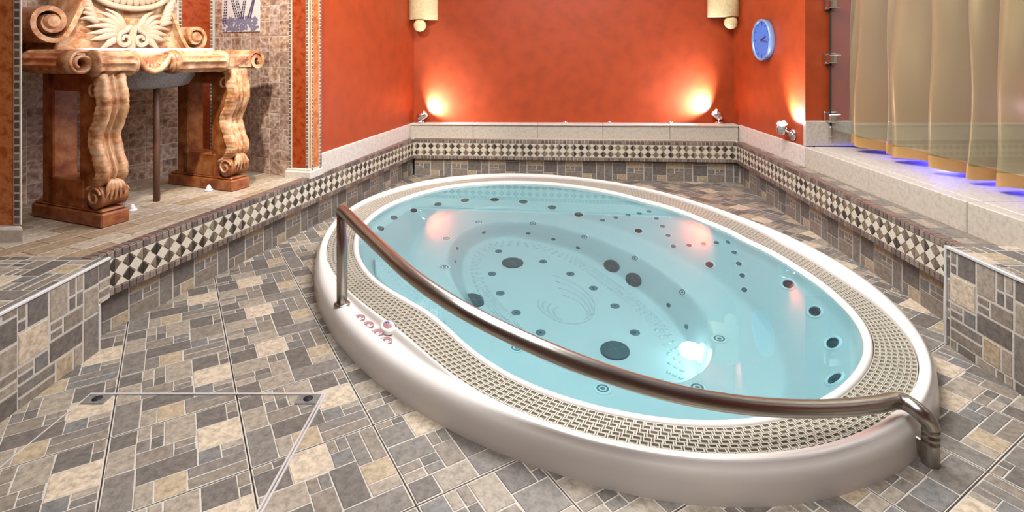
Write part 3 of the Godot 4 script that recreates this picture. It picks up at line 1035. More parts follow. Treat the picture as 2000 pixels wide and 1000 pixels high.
func pedestal(o: Node3D, x: float, tone: Material) -> void:
	var p := holder("pedestal", o, Transform3D(Basis(), Vector3(x, 0, 0)))
	var pl := Mb.new()
	box_into(pl, Vector3(0.061, 0.031, -0.255), Vector3(0.124, 0.062, 0.51), 0.006)
	box_into(pl, Vector3(0.061, 0.068, -0.258), Vector3(0.108, 0.016, 0.486), 0.007)
	part("plinth", pl.mesh(), tone, p)
	var fr := Mb.new()
	box_into(fr, Vector3(0.061, 0.378, -0.40), Vector3(0.105, 0.61, 0.085), 0.006)
	box_into(fr, Vector3(0.061, 0.135, -0.27), Vector3(0.105, 0.13, 0.26), 0.006)
	box_into(fr, Vector3(0.061, 0.64, -0.27), Vector3(0.105, 0.082, 0.26), 0.006)
	part("frame", fr.mesh(), tone, p)
	# front post with an S-shaped face
	var ctrl := [Vector3(0, 0.685, -0.02), Vector3(0, 0.62, 0.0), Vector3(0, 0.54, 0.012), Vector3(0, 0.47, -0.012), Vector3(0, 0.40, -0.045), Vector3(0, 0.32, -0.022), Vector3(0, 0.25, 0.006), Vector3(0, 0.20, -0.012), Vector3(0, 0.165, -0.06), Vector3(0, 0.14, -0.10)]
	var s := spline(ctrl, 5)
	var side := PackedVector2Array()   # (z, y)
	for v in s:
		side.append(Vector2(v.z - 0.02, v.y))
	side.append(Vector2(-0.12, 0.075))
	side.append(Vector2(-0.17, 0.075))
	side.append(Vector2(-0.17, 0.685))
	var turn := Transform3D(Basis(Vector3(0, 0, -1), Vector3(0, 1, 0), Vector3(1, 0, 0)), Vector3(0.012, 0, 0))
	var flipped := PackedVector2Array()
	for v in side:
		flipped.append(Vector2(-v.x, v.y))
	part("post", prism(flipped, turn, 0.0, 0.098, 0.0, true), tone, p)
	var fl := Mb.new(true)
	s = spline(ctrl, 14)
	var frows := []
	for i in s.size() - 12:
		var row := PackedVector3Array()
		var edge := 0.0022 * sin(i * 0.42) + 0.0012 * sin(i * 1.3)
		for c in 29:
			var f := c / 28.0
			var q := lerpf(-0.002 - edge, 0.124 + edge, f)
			var band := maxf(0.0, 1.0 - pow(absf(absf(f - 0.5) - 0.3) / 0.175, 2.0))
			var rib := maxf(0.0, 1.0 - pow((f - 0.5) / 0.085, 2.0))
			var z := 0.026 * sqrt(band) + 0.018 * sqrt(rib) + (0.0005 * sin(i * 2.1 + f * 5.0) if band > 0.05 else 0.0)
			if c == 0 or c == 28:
				z = -0.03
			row.append(Vector3(q, s[i].y, s[i].z - 0.02 + z))
		frows.push_front(row)
	grid_into(fl, frows, false)
	part("fluting", fl.mesh(), M.wash_marble, p)
	var sc := Mb.new(true)
	var cy := Transform3D(Basis(Vector3(0, 1, 0), Vector3(1, 0, 0), Vector3(0, 0, -1)), Vector3(0.002, 0.132, -0.055))
	lathe_into(sc, [Vector2(0.0, 0.0), Vector2(0.05, 0.0), Vector2(0.054, 0.004), Vector2(0.05, 0.03), Vector2(0.047, 0.06), Vector2(0.05, 0.09), Vector2(0.054, 0.116), Vector2(0.05, 0.12), Vector2(0.0, 0.12)], cy, 28)
	part("scroll", sc.mesh(), tone, p)
	var lv := Mb.new(true)
	for side_ in [0.0, 0.122]:
		var sp := spiral2(Vector2(0.055, 0.132), 0.047, 0.012, PI * 0.9, -1.2, 30)
		var path := PackedVector3Array()
		for v in sp:
			path.append(Vector3(side_, v.y, -v.x))
		tube_into(lv, path, 0.006, 6, Vector3(1, 0, 0))
	for side_ in [0.011, 0.111]:
		var sp := spiral2(Vector2(0.075, 0.60), 0.042, 0.014, PI * 1.1, -1.1, 30)
		var path := PackedVector3Array()
		for v in sp:
			path.append(Vector3(side_, v.y, -v.x))
		tube_into(lv, path, 0.007, 6, Vector3(1, 0, 0))
	for k in 5:
		var qx := 0.061 + (k - 2) * 0.013
		leaf_into(lv, [Vector3(0.061, 0.205, -0.02), Vector3(qx, 0.185, -0.004), Vector3(qx + (k - 2) * 0.006, 0.15, 0.002), Vector3(qx + (k - 2) * 0.008, 0.11 + 0.008 * absf(k - 2), -0.006)], 0.009)
	var ball := lathe_ball(Vector3(0.061, 0.2, -0.03), 0.02)
	lv.st.append_from(ball, 0, Transform3D())
	part("acanthus", lv.mesh(), M.wash_marble if tone == M.wash_brown else tone, p)

func lathe_ball(c: Vector3, r: float, seg := 14) -> ArrayMesh:
	var prof := []
	for i in 9:
		var a := -PI / 2 + PI * i / 8
		prof.append(Vector2(maxf(r * cos(a), 0.00001), r * sin(a)))
	return lathe(prof, Transform3D(Basis(), c), seg)

func build_washstand() -> void:
	var o := thing("washstand", "carved veined marble washstand with scrolls, fluted edge and acanthus backsplash", "washstand")
	var t := frame2(S0, S0 + Vector2(0.37, 0.929))
	t.origin.y = PLAT
	o.transform = t
	pedestal(o, 0.0, M.wash_brown)
	pedestal(o, 0.683, M.wash_brown)
	# counter: slab with an oval opening
	var ctr := holder("counter", o)
	var n := 64
	var oc := Vector2(0.43, -0.30)
	var ring := func(hx: float, hz: float, y: float, oval: bool) -> PackedVector3Array:
		var row := PackedVector3Array()
		for j in n:
			var a := TAU * j / n
			var d := Vector2(cos(a), sin(a))
			if not oval:
				var k := minf((0.46 if d.x > 0 else 0.455) / maxf(absf(d.x), 1e-5), (0.46 if d.y > 0 else 0.265) / maxf(absf(d.y), 1e-5))
				d *= k
			else:
				d = Vector2(d.x * hx, d.y * hz)
			row.append(Vector3(oc.x + d.x, y, oc.y - d.y))
		return row
	var sl := Mb.new()
	grid_into(sl, [ring.call(0.235, 0.185, 0.69, true), ring.call(0, 0, 0.69, false), ring.call(0, 0, 0.765, false), ring.call(0.30, 0.20, 0.772, true), ring.call(0.24, 0.19, 0.70, true)])
	part("slab", sl.mesh(), M.wash_marble, ctr)
	var oval := func(rx: float, rz: float, y: float) -> PackedVector3Array: return ring.call(rx, rz, y, true)
	part("roll", fluted_roll(-0.02, 0.155, 0.728, -0.045, 0.062), M.wash_marble, ctr)
	part("roll", fluted_roll(0.345, 0.665, 0.728, -0.045, 0.062), M.wash_marble, ctr)
	part("roll", fluted_roll(-0.46, -0.12, 0.735, -0.03, 0.055, true), M.wash_marble, ctr)
	# volutes on the ends of the rolls
	var vl := Mb.new(true)
	for x in [0.158, 0.342]:
		var cy := Transform3D(Basis(Vector3(0, 1, 0), Vector3(1, 0, 0), Vector3(0, 0, -1)), Vector3(x - 0.006, 0.728, -0.045))
		lathe_into(vl, [Vector2(0, 0), Vector2(0.056, 0), Vector2(0.056, 0.012), Vector2(0, 0.012)], cy, 26)
		lathe_into(vl, [Vector2(0, -0.012), Vector2(0.022, -0.01), Vector2(0.024, 0.02), Vector2(0, 0.024)], cy, 18)
		var sp := spiral2(Vector2(0.045, 0.728), 0.052, 0.024, 0.4, 1.3, 30)
		var path := PackedVector3Array()
		for v in sp:
			path.append(Vector3(x, v.y, -v.x))
		tube_into(vl, path, 0.008, 6, Vector3(1, 0, 0))
	part("volute", vl.mesh(), M.wash_marble, ctr)
	# corner volute on the near side
	var cv := Mb.new(true)
	var band := spiral2(Vector2(-0.06, 0.73), 0.056, 0.022, PI * 0.35, 1.5, 44)
	ribbon_into(cv, band, 0.012, -0.12, -0.03)
	part("volute", cv.mesh(), M.wash_marble, ctr)
	# swag between the rolls
	var sg := Mb.new(true)
	var sw := PackedVector3Array()
	for i in 21:
		var f := i / 20.0
		sw.append(Vector3(lerpf(0.15, 0.35, f), 0.775 - 0.085 * sin(PI * f) - 0.01 * f, -0.025))
	tube_into(sg, sw, 0.016, 10, Vector3(0, 0, 1))
	part("swag", sg.mesh(), M.wash_marble, ctr)
	var sh := Mb.new(true)
	for i in 9:
		var f := (i + 0.5) / 9.0
		var x := lerpf(0.165, 0.335, f)
		leaf_into(sh, [Vector3(lerpf(0.2, 0.3, f), 0.775, -0.075), Vector3(lerpf(0.18, 0.32, f), 0.75, -0.052), Vector3(x, 0.775 - 0.075 * sin(PI * f), -0.032)], 0.012)
	box_into(sh, Vector3(0.25, 0.73, -0.07), Vector3(0.2, 0.07, 0.05), 0.01)
	part("shell", sh.mesh(), M.wash_light, ctr)
	# right wing: an S-shaped band ending in a scroll
	var wg := Mb.new()
	var pts := []
	for q in [Vector2(0.655, 0.70), Vector2(0.70, 0.690), Vector2(0.75, 0.695), Vector2(0.80, 0.725), Vector2(0.85, 0.765)]:
		pts.append(Vector3(q.x, q.y, 0))
	var wp := PackedVector2Array()
	for v in spline(pts, 6):
		wp.append(Vector2(v.x, v.y))
	for v in spiral2(Vector2(0.89, 0.728), 0.056, 0.016, PI * 0.62, -1.45, 44):
		wp.append(v)
	ribbon_into(wg, wp, 0.02, -0.42, -0.035)
	part("wing", wg.mesh(), M.wash_marble, ctr)
	var wf := Mb.new()
	box_into(wf, Vector3(0.77, 0.715, -0.26), Vector3(0.22, 0.07, 0.3), 0.02)
	part("wing_body", wf.mesh(), M.wash_light, ctr)
	# basin
	var bs := holder("basin", o)
	part("rim", grid([oval.call(0.275, 0.185, 0.775), oval.call(0.335, 0.215, 0.772), oval.call(0.345, 0.222, 0.785), oval.call(0.335, 0.215, 0.797), oval.call(0.30, 0.195, 0.798), oval.call(0.275, 0.175, 0.78), oval.call(0.22, 0.15, 0.68), oval.call(0.1, 0.07, 0.60), oval.call(0.001, 0.001, 0.595)]), M.porcelain, bs)
	part("bowl", grid([oval.call(0.001, 0.001, 0.582), oval.call(0.12, 0.09, 0.584), oval.call(0.19, 0.145, 0.602), oval.call(0.222, 0.172, 0.645), oval.call(0.234, 0.184, 0.70)]), M.bowl_mosaic, bs)
	part("drain_pipe", tube(PackedVector3Array([Vector3(0.402, 0.0, -0.214), Vector3(0.402, 0.3, -0.214), Vector3(0.402, 0.6, -0.214)]), 0.0155, 14), M.rust, o)
	# backsplash
	var bk := holder("backsplash", o)
	var outl := PackedVector2Array([Vector2(0.10, 0.772), Vector2(0.78, 0.772)])
	for v in [Vector2(0.79, 0.80), Vector2(0.755, 0.86), Vector2(0.73, 0.93), Vector2(0.70, 1.0), Vector2(0.66, 1.1), Vector2(0.58, 1.2), Vector2(0.44, 1.25), Vector2(0.30, 1.2), Vector2(0.22, 1.1), Vector2(0.18, 1.0), Vector2(0.15, 0.93), Vector2(0.125, 0.86), Vector2(0.09, 0.80)]:
		outl.append(v)
	part("panel", prism(outl, Transform3D(), -0.74, -0.50, 0.008), M.wash_marble, bk)
	for sgn in [-1, 1]:
		var vv := Mb.new()
		var base := PackedVector2Array()
		for q in [Vector2(0.235, 1.0), Vector2(0.29, 0.87), Vector2(0.33, 0.80)]:
			base.append(Vector2(0.44 + sgn * q.x, q.y))
		var sp3 := []
		for v in base:
			sp3.append(Vector3(v.x, v.y, 0))
		var path := PackedVector2Array()
		for v in spline(sp3, 6):
			path.append(Vector2(v.x, v.y))
		var big := 1.2 if sgn < 0 else 1.0
		var vy := 0.925 if sgn < 0 else 0.868
		if sgn < 0:
			for q in path.size():
				path[q].y += 0.05
		for v in spiral2(Vector2(0.0, 0.0), 0.08 * big, 0.024 * big, -PI * 0.62, 1.4, 46):
			path.append(Vector2(0.44 + sgn * (0.385 + v.x), vy + v.y))
		ribbon_into(vv, path, 0.02 * big, -0.72, -0.455)
		var eye := Transform3D(Basis(Vector3(1, 0, 0), Vector3(0, 0, 1), Vector3(0, -1, 0)), Vector3(0.44 + sgn * 0.385, vy, -0.70))
		lathe_into(vv, [Vector2(0, 0), Vector2(0.03 * big, 0), Vector2(0.03 * big, 0.25), Vector2(0.022 * big, 0.262), Vector2(0, 0.265)], eye, 20)
		part("volute", vv.mesh(), M.wash_marble, bk)
	var lf := Mb.new(true)
	for sgn in [-1, 1]:
		var cx := 0.44
		var z := -0.485
		var roots := [[0.10, 0.87, 0.16, 0.852, 0.205, 0.84], [0.10, 0.89, 0.16, 0.882, 0.225, 0.87], [0.095, 0.905, 0.155, 0.915, 0.225, 0.905], [0.085, 0.915, 0.14, 0.945, 0.205, 0.945], [0.07, 0.922, 0.12, 0.97, 0.18, 0.985], [0.05, 0.926, 0.08, 0.975, 0.13, 1.005], [0.09, 0.845, 0.13, 0.815, 0.165, 0.785]]
		for r in roots:
			leaf_into(lf, [Vector3(cx + sgn * 0.022, 0.85, z), Vector3(cx + sgn * r[0], r[1], z + 0.02), Vector3(cx + sgn * r[2], r[3], z + 0.022), Vector3(cx + sgn * r[4], r[5], z + 0.012)], 0.017)
		for k in 6:
			var f := k / 5.0
			leaf_into(lf, [Vector3(cx + sgn * lerpf(0.16, 0.2, f), lerpf(0.93, 1.02, f), z + 0.01), Vector3(cx + sgn * lerpf(0.21, 0.24, f), lerpf(0.95, 1.07, f), z + 0.022), Vector3(cx + sgn * lerpf(0.25, 0.25, f), lerpf(0.945, 1.11, f), z + 0.008)], 0.014)
		var sp := spiral2(Vector2(cx + sgn * 0.042, 0.845), 0.044, 0.012, PI * (0.5 if sgn > 0 else 0.5), -1.3 * sgn, 30)
		var rad := []
		for i in sp.size():
			rad.append(0.0135 - 0.004 * i / sp.size())
		tube_into(lf, to3(sp, z + 0.034), rad, 8, Vector3(0, 0, 1))
		var stem := spline([Vector3(cx + sgn * 0.042, 0.889, z + 0.034), Vector3(cx + sgn * 0.012, 0.91, z + 0.03), Vector3(cx + sgn * 0.006, 0.80, z + 0.02)], 6)
		tube_into(lf, stem, 0.0145, 8, Vector3(0, 0, 1))
	part("acanthus", lf.mesh(), M.wash_light, bk)
	var ar := Mb.new(true)
	var arc := PackedVector3Array()
	for i in 33:
		var a := lerpf(PI * 1.04, PI * 1.96, i / 32.0)
		arc.append(Vector3(0.44 + 0.205 * cos(a), 1.11 + 0.095 * sin(a), -0.47))
	tube_into(ar, arc, 0.016, 10, Vector3(0, 0, 1))
	part("shell_border", ar.mesh(), M.wash_light, bk)
	var rb := Mb.new(true)
	for i in 13:
		var a := lerpf(PI * 1.1, PI * 1.9, i / 12.0)
		leaf_into(rb, [Vector3(0.44 + 0.19 * cos(a), 1.11 + 0.085 * sin(a), -0.485), Vector3(0.44 + 0.14 * cos(a), 1.13 + 0.05 * sin(a), -0.478), Vector3(0.44 + 0.06 * cos(a), 1.2, -0.486)], 0.015)
	part("shell_ribs", rb.mesh(), M.wash_light, bk)
	# two small white stoppers left on the platform
	for s in [[258, 412, "small white stepped stopper on the platform beside the near pedestal"], [408, 373, "small white stepped stopper on the platform in front of the far pedestal"]]:
		var g := ground(s[0], s[1], PLAT)
		var st := thing("stopper", s[2], "stopper", "white stoppers on the platform")
		st.position = V(g.x, PLAT, g.y)
		part("flange", lathe([Vector2(0, 0), Vector2(0.021, 0), Vector2(0.023, 0.006), Vector2(0.017, 0.012), Vector2(0.0, 0.012)], Transform3D(), 14), M.wax, st)
		part("plug", lathe([Vector2(0.012, 0.010), Vector2(0.015, 0.016), Vector2(0.012, 0.022), Vector2(0.010, 0.026), Vector2(0.006, 0.034), Vector2(0, 0.036)], Transform3D(), 14), M.wax, st)

# ------------------------------------------------------------------ tub
func basin_raw(ang: float, r: float) -> float:
	var r0 := contour_at(c_lip, ang) - 0.006
	var r1 := minf(ellipse_r(ang, 1.22, 0.735), r0 - 0.06)
	var r2 := ellipse_r(ang, 0.93, 0.54)
	var r3 := ellipse_r(ang, 0.885, 0.44)
	var rr := [r0, r0 - 0.014, r1 + 0.02, r1, r2, r3, 0.0]
	var hh := [0.066, -0.03, -0.345, -0.358, -0.378, -0.622, -0.635]
	if r >= r0:
		return 0.066
	for i in 6:
		if r >= rr[i + 1]:
			return lerpf(hh[i + 1], hh[i], (r - rr[i + 1]) / maxf(rr[i] - rr[i + 1], 1e-5))
	return -0.635

func basin_y(ang: float, r: float) -> float:
	var r0 := contour_at(c_lip, ang) - 0.006
	var s := minf(0.010, maxf(0.0, r0 - r) * 0.9)
	if s < 0.001:
		return basin_raw(ang, r)
	var sum := 0.0
	for k in [-1.0, -0.66, -0.33, 0.0, 0.33, 0.66, 1.0]:
		sum += basin_raw(ang, absf(r + k * s))
	return sum / 7.0

func basin_at(p: Vector3) -> float:
	var q := Vector2(p.x, -p.z) - tub_c
	return basin_y(atan2(q.dot(tub_v), q.dot(tub_u)), q.length())

# where the sight line through a pixel of the photograph meets the shell under the water
func basin_hit(px: float, py: float) -> Transform3D:
	var d := Vector3((px - 1000.0) / F, -(py - HORIZON) / F, -1.0).normalized()
	var p := Vector3(0, EYE, 0) + d * ((EYE - WATER) / -d.y)
	var hor := Vector3(d.x, 0, d.z)
	var sn := hor.length() / 1.33
	hor = hor.normalized()
	var ray := hor * sn + Vector3(0, -sqrt(1.0 - sn * sn), 0)
	var k := 0.0
	while k < 2.0 and p.y > basin_at(p):
		p += ray * 0.006
		k += 0.006
	for i in 8:
		p += ray * (0.003 / pow(2, i)) * (1.0 if p.y > basin_at(p) else -1.0)
	return seat_on(p)

func seat_on(p: Vector3) -> Transform3D:
	var e := 0.012
	var gx := (basin_at(p + Vector3(e, 0, 0)) - basin_at(p - Vector3(e, 0, 0))) / (2 * e)
	var gz := (basin_at(p + Vector3(0, 0, e)) - basin_at(p - Vector3(0, 0, e))) / (2 * e)
	var n := Vector3(-gx, 1, -gz).normalized()
	var side := n.cross(Vector3(0, 0, 1)).normalized()
	p.y = basin_at(p)
	return Transform3D(Basis(side, n, side.cross(n)), p)

func build_tub() -> void:
	var o := thing("whirlpool_tub", "large oval white whirlpool tub sunk into the floor with overflow grate and jets", "tub")
	var rim_rows := []
	var prof := 20
	for k in prof:
		rim_rows.append(PackedVector3Array())
	var lip_rows := [PackedVector3Array(), PackedVector3Array(), PackedVector3Array(), PackedVector3Array(), PackedVector3Array(), PackedVector3Array()]
	var ch_rows := [PackedVector3Array(), PackedVector3Array()]
	for i in TN:
		var a := -PI + TAU * i / TN
		var R := c_out[i]
		var Rg := c_grate[i]
		var Ri := c_lip[i]
		var w := R - Rg
		var k := smoothstep(0.07, 0.13, w)
		var e := minf(0.05, w * 0.5)
		var pts := [[R + 0.004, -0.006], [R + 0.003, 0.02], [R, 0.05], [R - 0.002, 0.066], [R - 0.007, 0.08], [R - 0.016, 0.092], [R - minf(0.03, e * 0.7), 0.099], [R - e, 0.101]]
		for f in [[0.12, -0.006], [0.25, -0.013], [0.42, -0.016], [0.56, -0.018], [0.64, -0.021], [0.70, -0.012], [0.76, 0.0], [0.84, 0.003], [0.92, 0.0], [0.97, -0.004]]:
			pts.append([lerpf(R - e, Rg, f[0]), lerpf(0.101 - 0.006 * f[0], 0.101 + f[1], k)])
		pts.append([Rg, 0.09])
		pts.append([Rg, 0.066])
		for m in pts.size():
			rim_rows[m].append(tub_at(a, pts[m][0], pts[m][1]))
		var lp := [[Ri + 0.026, 0.064], [Ri + 0.024, 0.082], [Ri + 0.015, 0.089], [Ri + 0.004, 0.087], [Ri - 0.004, 0.08], [Ri - 0.007, 0.06]]
		for m in 6:
			lip_rows[m].append(tub_at(a, lp[m][0], lp[m][1]))
		ch_rows[0].append(tub_at(a, Rg + 0.002, 0.072))
		ch_rows[1].append(tub_at(a, Ri + 0.022, 0.069))
	part("outer_rim", grid(rim_rows), M.acrylic, o)
	part("inner_lip", grid(lip_rows), M.acrylic, o)
	var gt := holder("overflow_grate", o)
	part("channel", grid(ch_rows), M.channel, gt)
	# grate cells
	var cell := Mb.new()
	var inn := 0.32
	var g := 0.46
	for s in 4:
		var bs := Basis(Vector3.UP, s * PI / 2)
		var p0 := bs * Vector3(-g, 1, -g)
		var p1 := bs * Vector3(-g, 1, g)
		var p2 := bs * Vector3(-inn, 1, inn)
		var p3 := bs * Vector3(-inn, 1, -inn)
		cell.quad(p0, p1, p2, p3)
		cell.quad(bs * Vector3(-g, -0.4, -g), bs * Vector3(-g, -0.4, g), p1, p0)
		cell.quad(p3, p2, bs * Vector3(-inn, 0.2, inn), bs * Vector3(-inn, 0.2, -inn))
	var frame_mesh := cell.mesh()
	var pad := Mb.new()
	pad.quad(Vector3(-inn, 0.25, inn), Vector3(inn, 0.25, inn), Vector3(inn, 0.25, -inn), Vector3(-inn, 0.25, -inn))
	var cell_mesh := pad.into(frame_mesh)
	cell_mesh.surface_set_material(0, M.grate)
	cell_mesh.surface_set_material(1, M.pad)
	var cum := PackedFloat32Array([0.0])
	var prev := tub_xd(-PI, (c_lip[0] + c_grate[0]) / 2)
	for i in range(1, TN + 1):
		var a := -PI + TAU * i / TN
		var q := tub_xd(a, (c_lip[i % TN] + c_grate[i % TN]) / 2)
		cum.append(cum[i - 1] + prev.distance_to(q))
		prev = q
	var total := cum[TN]
	var columns := int(total / 0.027)
	var cells := []
	for cidx in columns:
		for half in 2:
			var sl := (cidx + 0.5 * half) * total / columns
			var i := 0
			while i < TN - 1 and cum[i + 1] < sl:
				i += 1
			var f := (sl - cum[i]) / maxf(cum[i + 1] - cum[i], 1e-6)
			var a := -PI + TAU * (i + f) / TN
			var ri := contour_at(c_lip, a) + 0.027
			var rg := contour_at(c_grate, a) - 0.003
			var rows := 7
			for r in rows:
				if r % 2 != half:
					continue
				var rr := ri + (r + 0.5) * (rg - ri) / rows
				var e := 0.01
				var tan := (tub_at(a + e, lerpf(contour_at(c_lip, a + e) + 0.027, contour_at(c_grate, a + e) - 0.003, (r + 0.5) / rows), 0) - tub_at(a - e, lerpf(contour_at(c_lip, a - e) + 0.027, contour_at(c_grate, a - e) - 0.003, (r + 0.5) / rows), 0)).normalized()
				var rad_ := Vector3.UP.cross(tan)
				var pos := tub_at(a, rr, 0.077)
				var sc := (rg - ri) / rows
				var st := total / columns * rr / ((ri + rg) / 2)
				cells.append([Transform3D(Basis(tan * st, Vector3(0, 0.006, 0), rad_ * -sc), pos), pos.distance_to(Vector3(0, EYE, 0))])
	cells.sort_custom(func(x, y): return x[1] < y[1])
	var mm := MultiMesh.new()
	mm.transform_format = MultiMesh.TRANSFORM_3D
	mm.mesh = cell_mesh
	mm.instance_count = cells.size() - 300
	for i in cells.size():
		if i < 300:
			part("grate_cell", cell_mesh, null, gt, cells[i][0])
		else:
			mm.set_instance_transform(i - 300, cells[i][0])
	var mi := MultiMeshInstance3D.new()
	mi.name = "grate_cells"
	mi.multimesh = mm
	mi.set_meta("kind", "stuff")
	gt.add_child(mi, true)
	# basin
	var rows := []
	var water_rows := []
	var NR := 110
	for k in NR + 1:
		var row := PackedVector3Array()
		var wrow := PackedVector3Array()
		for i in TN:
			var a := -PI + TAU * i / TN
			var r0 := c_lip[i] - 0.006
			var r := r0 * (1.0 - pow(float(k) / NR, 1.15))
			if k == NR: r = 0.0
			var y := basin_y(a, r)
			row.append(tub_at(a, r, y))
			if k > 0:
				wrow.append(tub_at(a, r + (0.004 if k < NR else 0.0), minf(y - 0.006, WATER - 0.002)))
		rows.append(row)
		if k > 0:
			water_rows.push_front(wrow)
	part("basin", grid(rows), M.basin, o)
	# water body
	var edge := PackedVector3Array()
	var mid := PackedVector3Array()
	var centre := PackedVector3Array()
	for i in TN:
		var a := -PI + TAU * i / TN
		edge.append(tub_at(a, c_lip[i] - 0.0062, WATER))
		mid.append(tub_at(a, c_lip[i] * 0.5, WATER))
		centre.append(tub_at(a, 0.0, WATER))
	var wt := thing("water", "still clear turquoise water filling the oval tub", "water")
	var wm := Mb.new()
	water_rows.append(edge)
	grid_into(wm, water_rows)
	grid_into(wm, [edge, mid, centre])
	part("surface", wm.mesh(), M.water, wt)
	build_fittings(o)

func jet(o: Node3D, called: String, px: float, py: float, ring: Mesh, ring_m: Material, face: Mesh, face_m: Material, s := 1.0) -> void:
	var t := basin_hit(px, py)
	t.basis = t.basis.scaled(Vector3.ONE * s) if s != 1.0 else t.basis
	var j := part(called, ring, ring_m, o, t)
	part("nozzle", face, face_m, j)

func build_fittings(o: Node3D) -> void:
	var ring := lathe([Vector2(0.05, -0.004), Vector2(0.05, 0.003), Vector2(0.043, 0.007), Vector2(0.034, 0.003), Vector2(0.033, -0.006), Vector2(0.0, -0.006)], Transform3D(), 24)
	var face := lathe([Vector2(0.033, -0.004), Vector2(0.032, 0.004), Vector2(0.024, 0.006), Vector2(0.018, 0.001), Vector2(0.013, 0.001), Vector2(0.011, 0.006), Vector2(0.005, 0.006), Vector2(0.0, 0.002)], Transform3D(), 20)
	for p in [[743, 446], [769, 425], [808, 411], [855, 399], [908, 391], [966, 390], [1022, 394], [1078, 405], [1130, 419], [1540, 555], [1592, 608], [1627, 670], [1631, 740]]:
		jet(o, "wall_jet", p[0], p[1], ring, M.jet_white, face, M.jet_dark)
	for p in [[1247, 451], [1386, 517]]:
		jet(o, "back_jet", p[0], p[1], ring, M.jet_white, face, M.jet_dark, 0.85)
	for p in [[1177, 430], [1203, 425], [1227, 420], [1249, 417], [1268, 413], [1282, 427], [1294, 442], [1305, 460], [1315, 481], [1346, 479], [1374, 476], [1399, 474], [1422, 473], [1434, 493], [1443, 515], [1450, 538], [1454, 566]]:
		jet(o, "massage_jet", p[0], p[1], ring, M.jet_white, face, M.jet_grey, 0.58)
	var disc := lathe([Vector2(0.034, -0.003), Vector2(0.034, 0.003), Vector2(0.028, 0.005), Vector2(0.0, 0.005)], Transform3D(), 20)
	var holes := lathe([Vector2(0.024, 0.004), Vector2(0.023, 0.0065), Vector2(0.017, 0.0065), Vector2(0.015, 0.0045), Vector2(0.010, 0.0045), Vector2(0.008, 0.0065), Vector2(0.0, 0.0065)], Transform3D(), 18)
	for p in [[935, 434], [1041, 436], [1142, 462], [1241, 504], [1334, 571], [1405, 662], [872, 466], [868, 522], [1009, 680], [1177, 760], [1362, 758]]:
		jet(o, "air_jet", p[0], p[1], disc, M.jet_white, holes, M.jet_grey)
	var fl := lathe([Vector2(0.022, -0.003), Vector2(0.022, 0.004), Vector2(0.015, 0.006), Vector2(0.009, 0.003), Vector2(0.0, 0.003)], Transform3D(), 18)
	var dot := lathe([Vector2(0.006, 0.002), Vector2(0.005, 0.005), Vector2(0.0, 0.005)], Transform3D(), 10)
	for p in [[974, 491], [961, 535], [977, 573], [1008, 611], [1061, 511], [1114, 535], [1159, 563], [1201, 598], [1240, 650], [1056, 650]]:
		jet(o, "floor_jet", p[0], p[1], fl, M.jet_grey, dot, M.jet_dark, 1.1)
	for p in [[945, 454], [1032, 456], [1081, 467], [1129, 484], [1306, 596], [1341, 638], [893, 485], [889, 511]]:
		jet(o, "side_jet", p[0], p[1], fl, M.jet_grey, dot, M.jet_dark, 0.75)
	var suc := lathe([Vector2(0.066, -0.004), Vector2(0.066, 0.012), Vector2(0.062, 0.018), Vector2(0.057, 0.0165), Vector2(0.052, 0.018), Vector2(0.0, 0.019)], Transform3D(), 32)
	var cross := Mb.new()
	for a in 2:
		box_into(cross, Vector3(0, 0.019, 0), Vector3(0.1, 0.002, 0.003), 0.0, Basis(Vector3.UP, a * PI / 2 + 0.4))
	var cm := cross.mesh()
	for p in [[1001, 514], [1201, 686], [1196, 519], [1239, 546], [925, 588]]:
		jet(o, "suction_cover", p[0], p[1], suc, M.suction, cm, M.jet_grey, 1.0 if p[0] != 1196 and p[0] != 1239 else 0.9)
	# grip bumps on the footwell floor
	var bumps := Mb.new(true)
	for ring_i in 3:
		var n := 110 - ring_i * 14
		for i in n:
			var a := TAU * (i + 0.5 * (ring_i % 2)) / n
			var deg := rad_to_deg(a)
			var r := ellipse_r(a, 0.885, 0.44) - 0.075 - ring_i * 0.03
			var t := seat_on(tub_at(a, r, 0))
			lathe_into(bumps, [Vector2(0.0125, -0.001), Vector2(0.010, 0.005), Vector2(0.0, 0.008)], t, 7)
	part("grip_bumps", bumps.mesh(), M.basin, o).set_meta("kind", "stuff")
	# embossed nautilus emblem on the floor
	var em := Mb.new(true)
	var c0 := basin_hit(1085, 592).origin
	for k in 4:
		var path := PackedVector3Array()
		for i in 41:
			var f := i / 40.0
			var a := lerpf(2.5, -2.2 - 0.25 * k, f)
			var rr := lerpf(0.30 - 0.045 * k, 0.10 - 0.018 * k, f)
			var q := Vector2(cos(a) * rr * 1.1, sin(a) * rr * 0.82)
			var w := c0 + Vector3(tub_u.x, 0, -tub_u.y) * (q.x + 0.03 * k) + Vector3(tub_v.x, 0, -tub_v.y) * (q.y * 0.95)
			w.y = basin_at(w) + 0.001
			path.append(w)
		tube_into(em, path, 0.004, 6)
	part("emblem", em.mesh(), M.basin, o)
	# entry step, a crescent with grip bumps
	var plan := []
	for p in [[731, 504], [733, 538], [757, 562], [784, 580], [834, 606], [866, 632], [869, 622], [862, 596], [842, 570], [812, 546], [780, 528], [752, 514]]:
		var d := Vector3((p[0] - 1000.0) / F, -(p[1] - HORIZON) / F, -1.0).normalized()
		var w := Vector3(0, EYE, 0) + d * ((EYE - WATER) / -d.y)
		var hor := Vector3(d.x, 0, d.z)
		var sn := hor.length() / 1.33
		var ray := hor.normalized() * sn + Vector3(0, -sqrt(1.0 - sn * sn), 0)
		w += ray * (0.145 / -ray.y)
		plan.append(Vector2(w.x, -w.z))
	var step := part("entry_step", standing(plan, -0.345, -0.075, 0.008), M.basin, o)
	var sb := Mb.new(true)
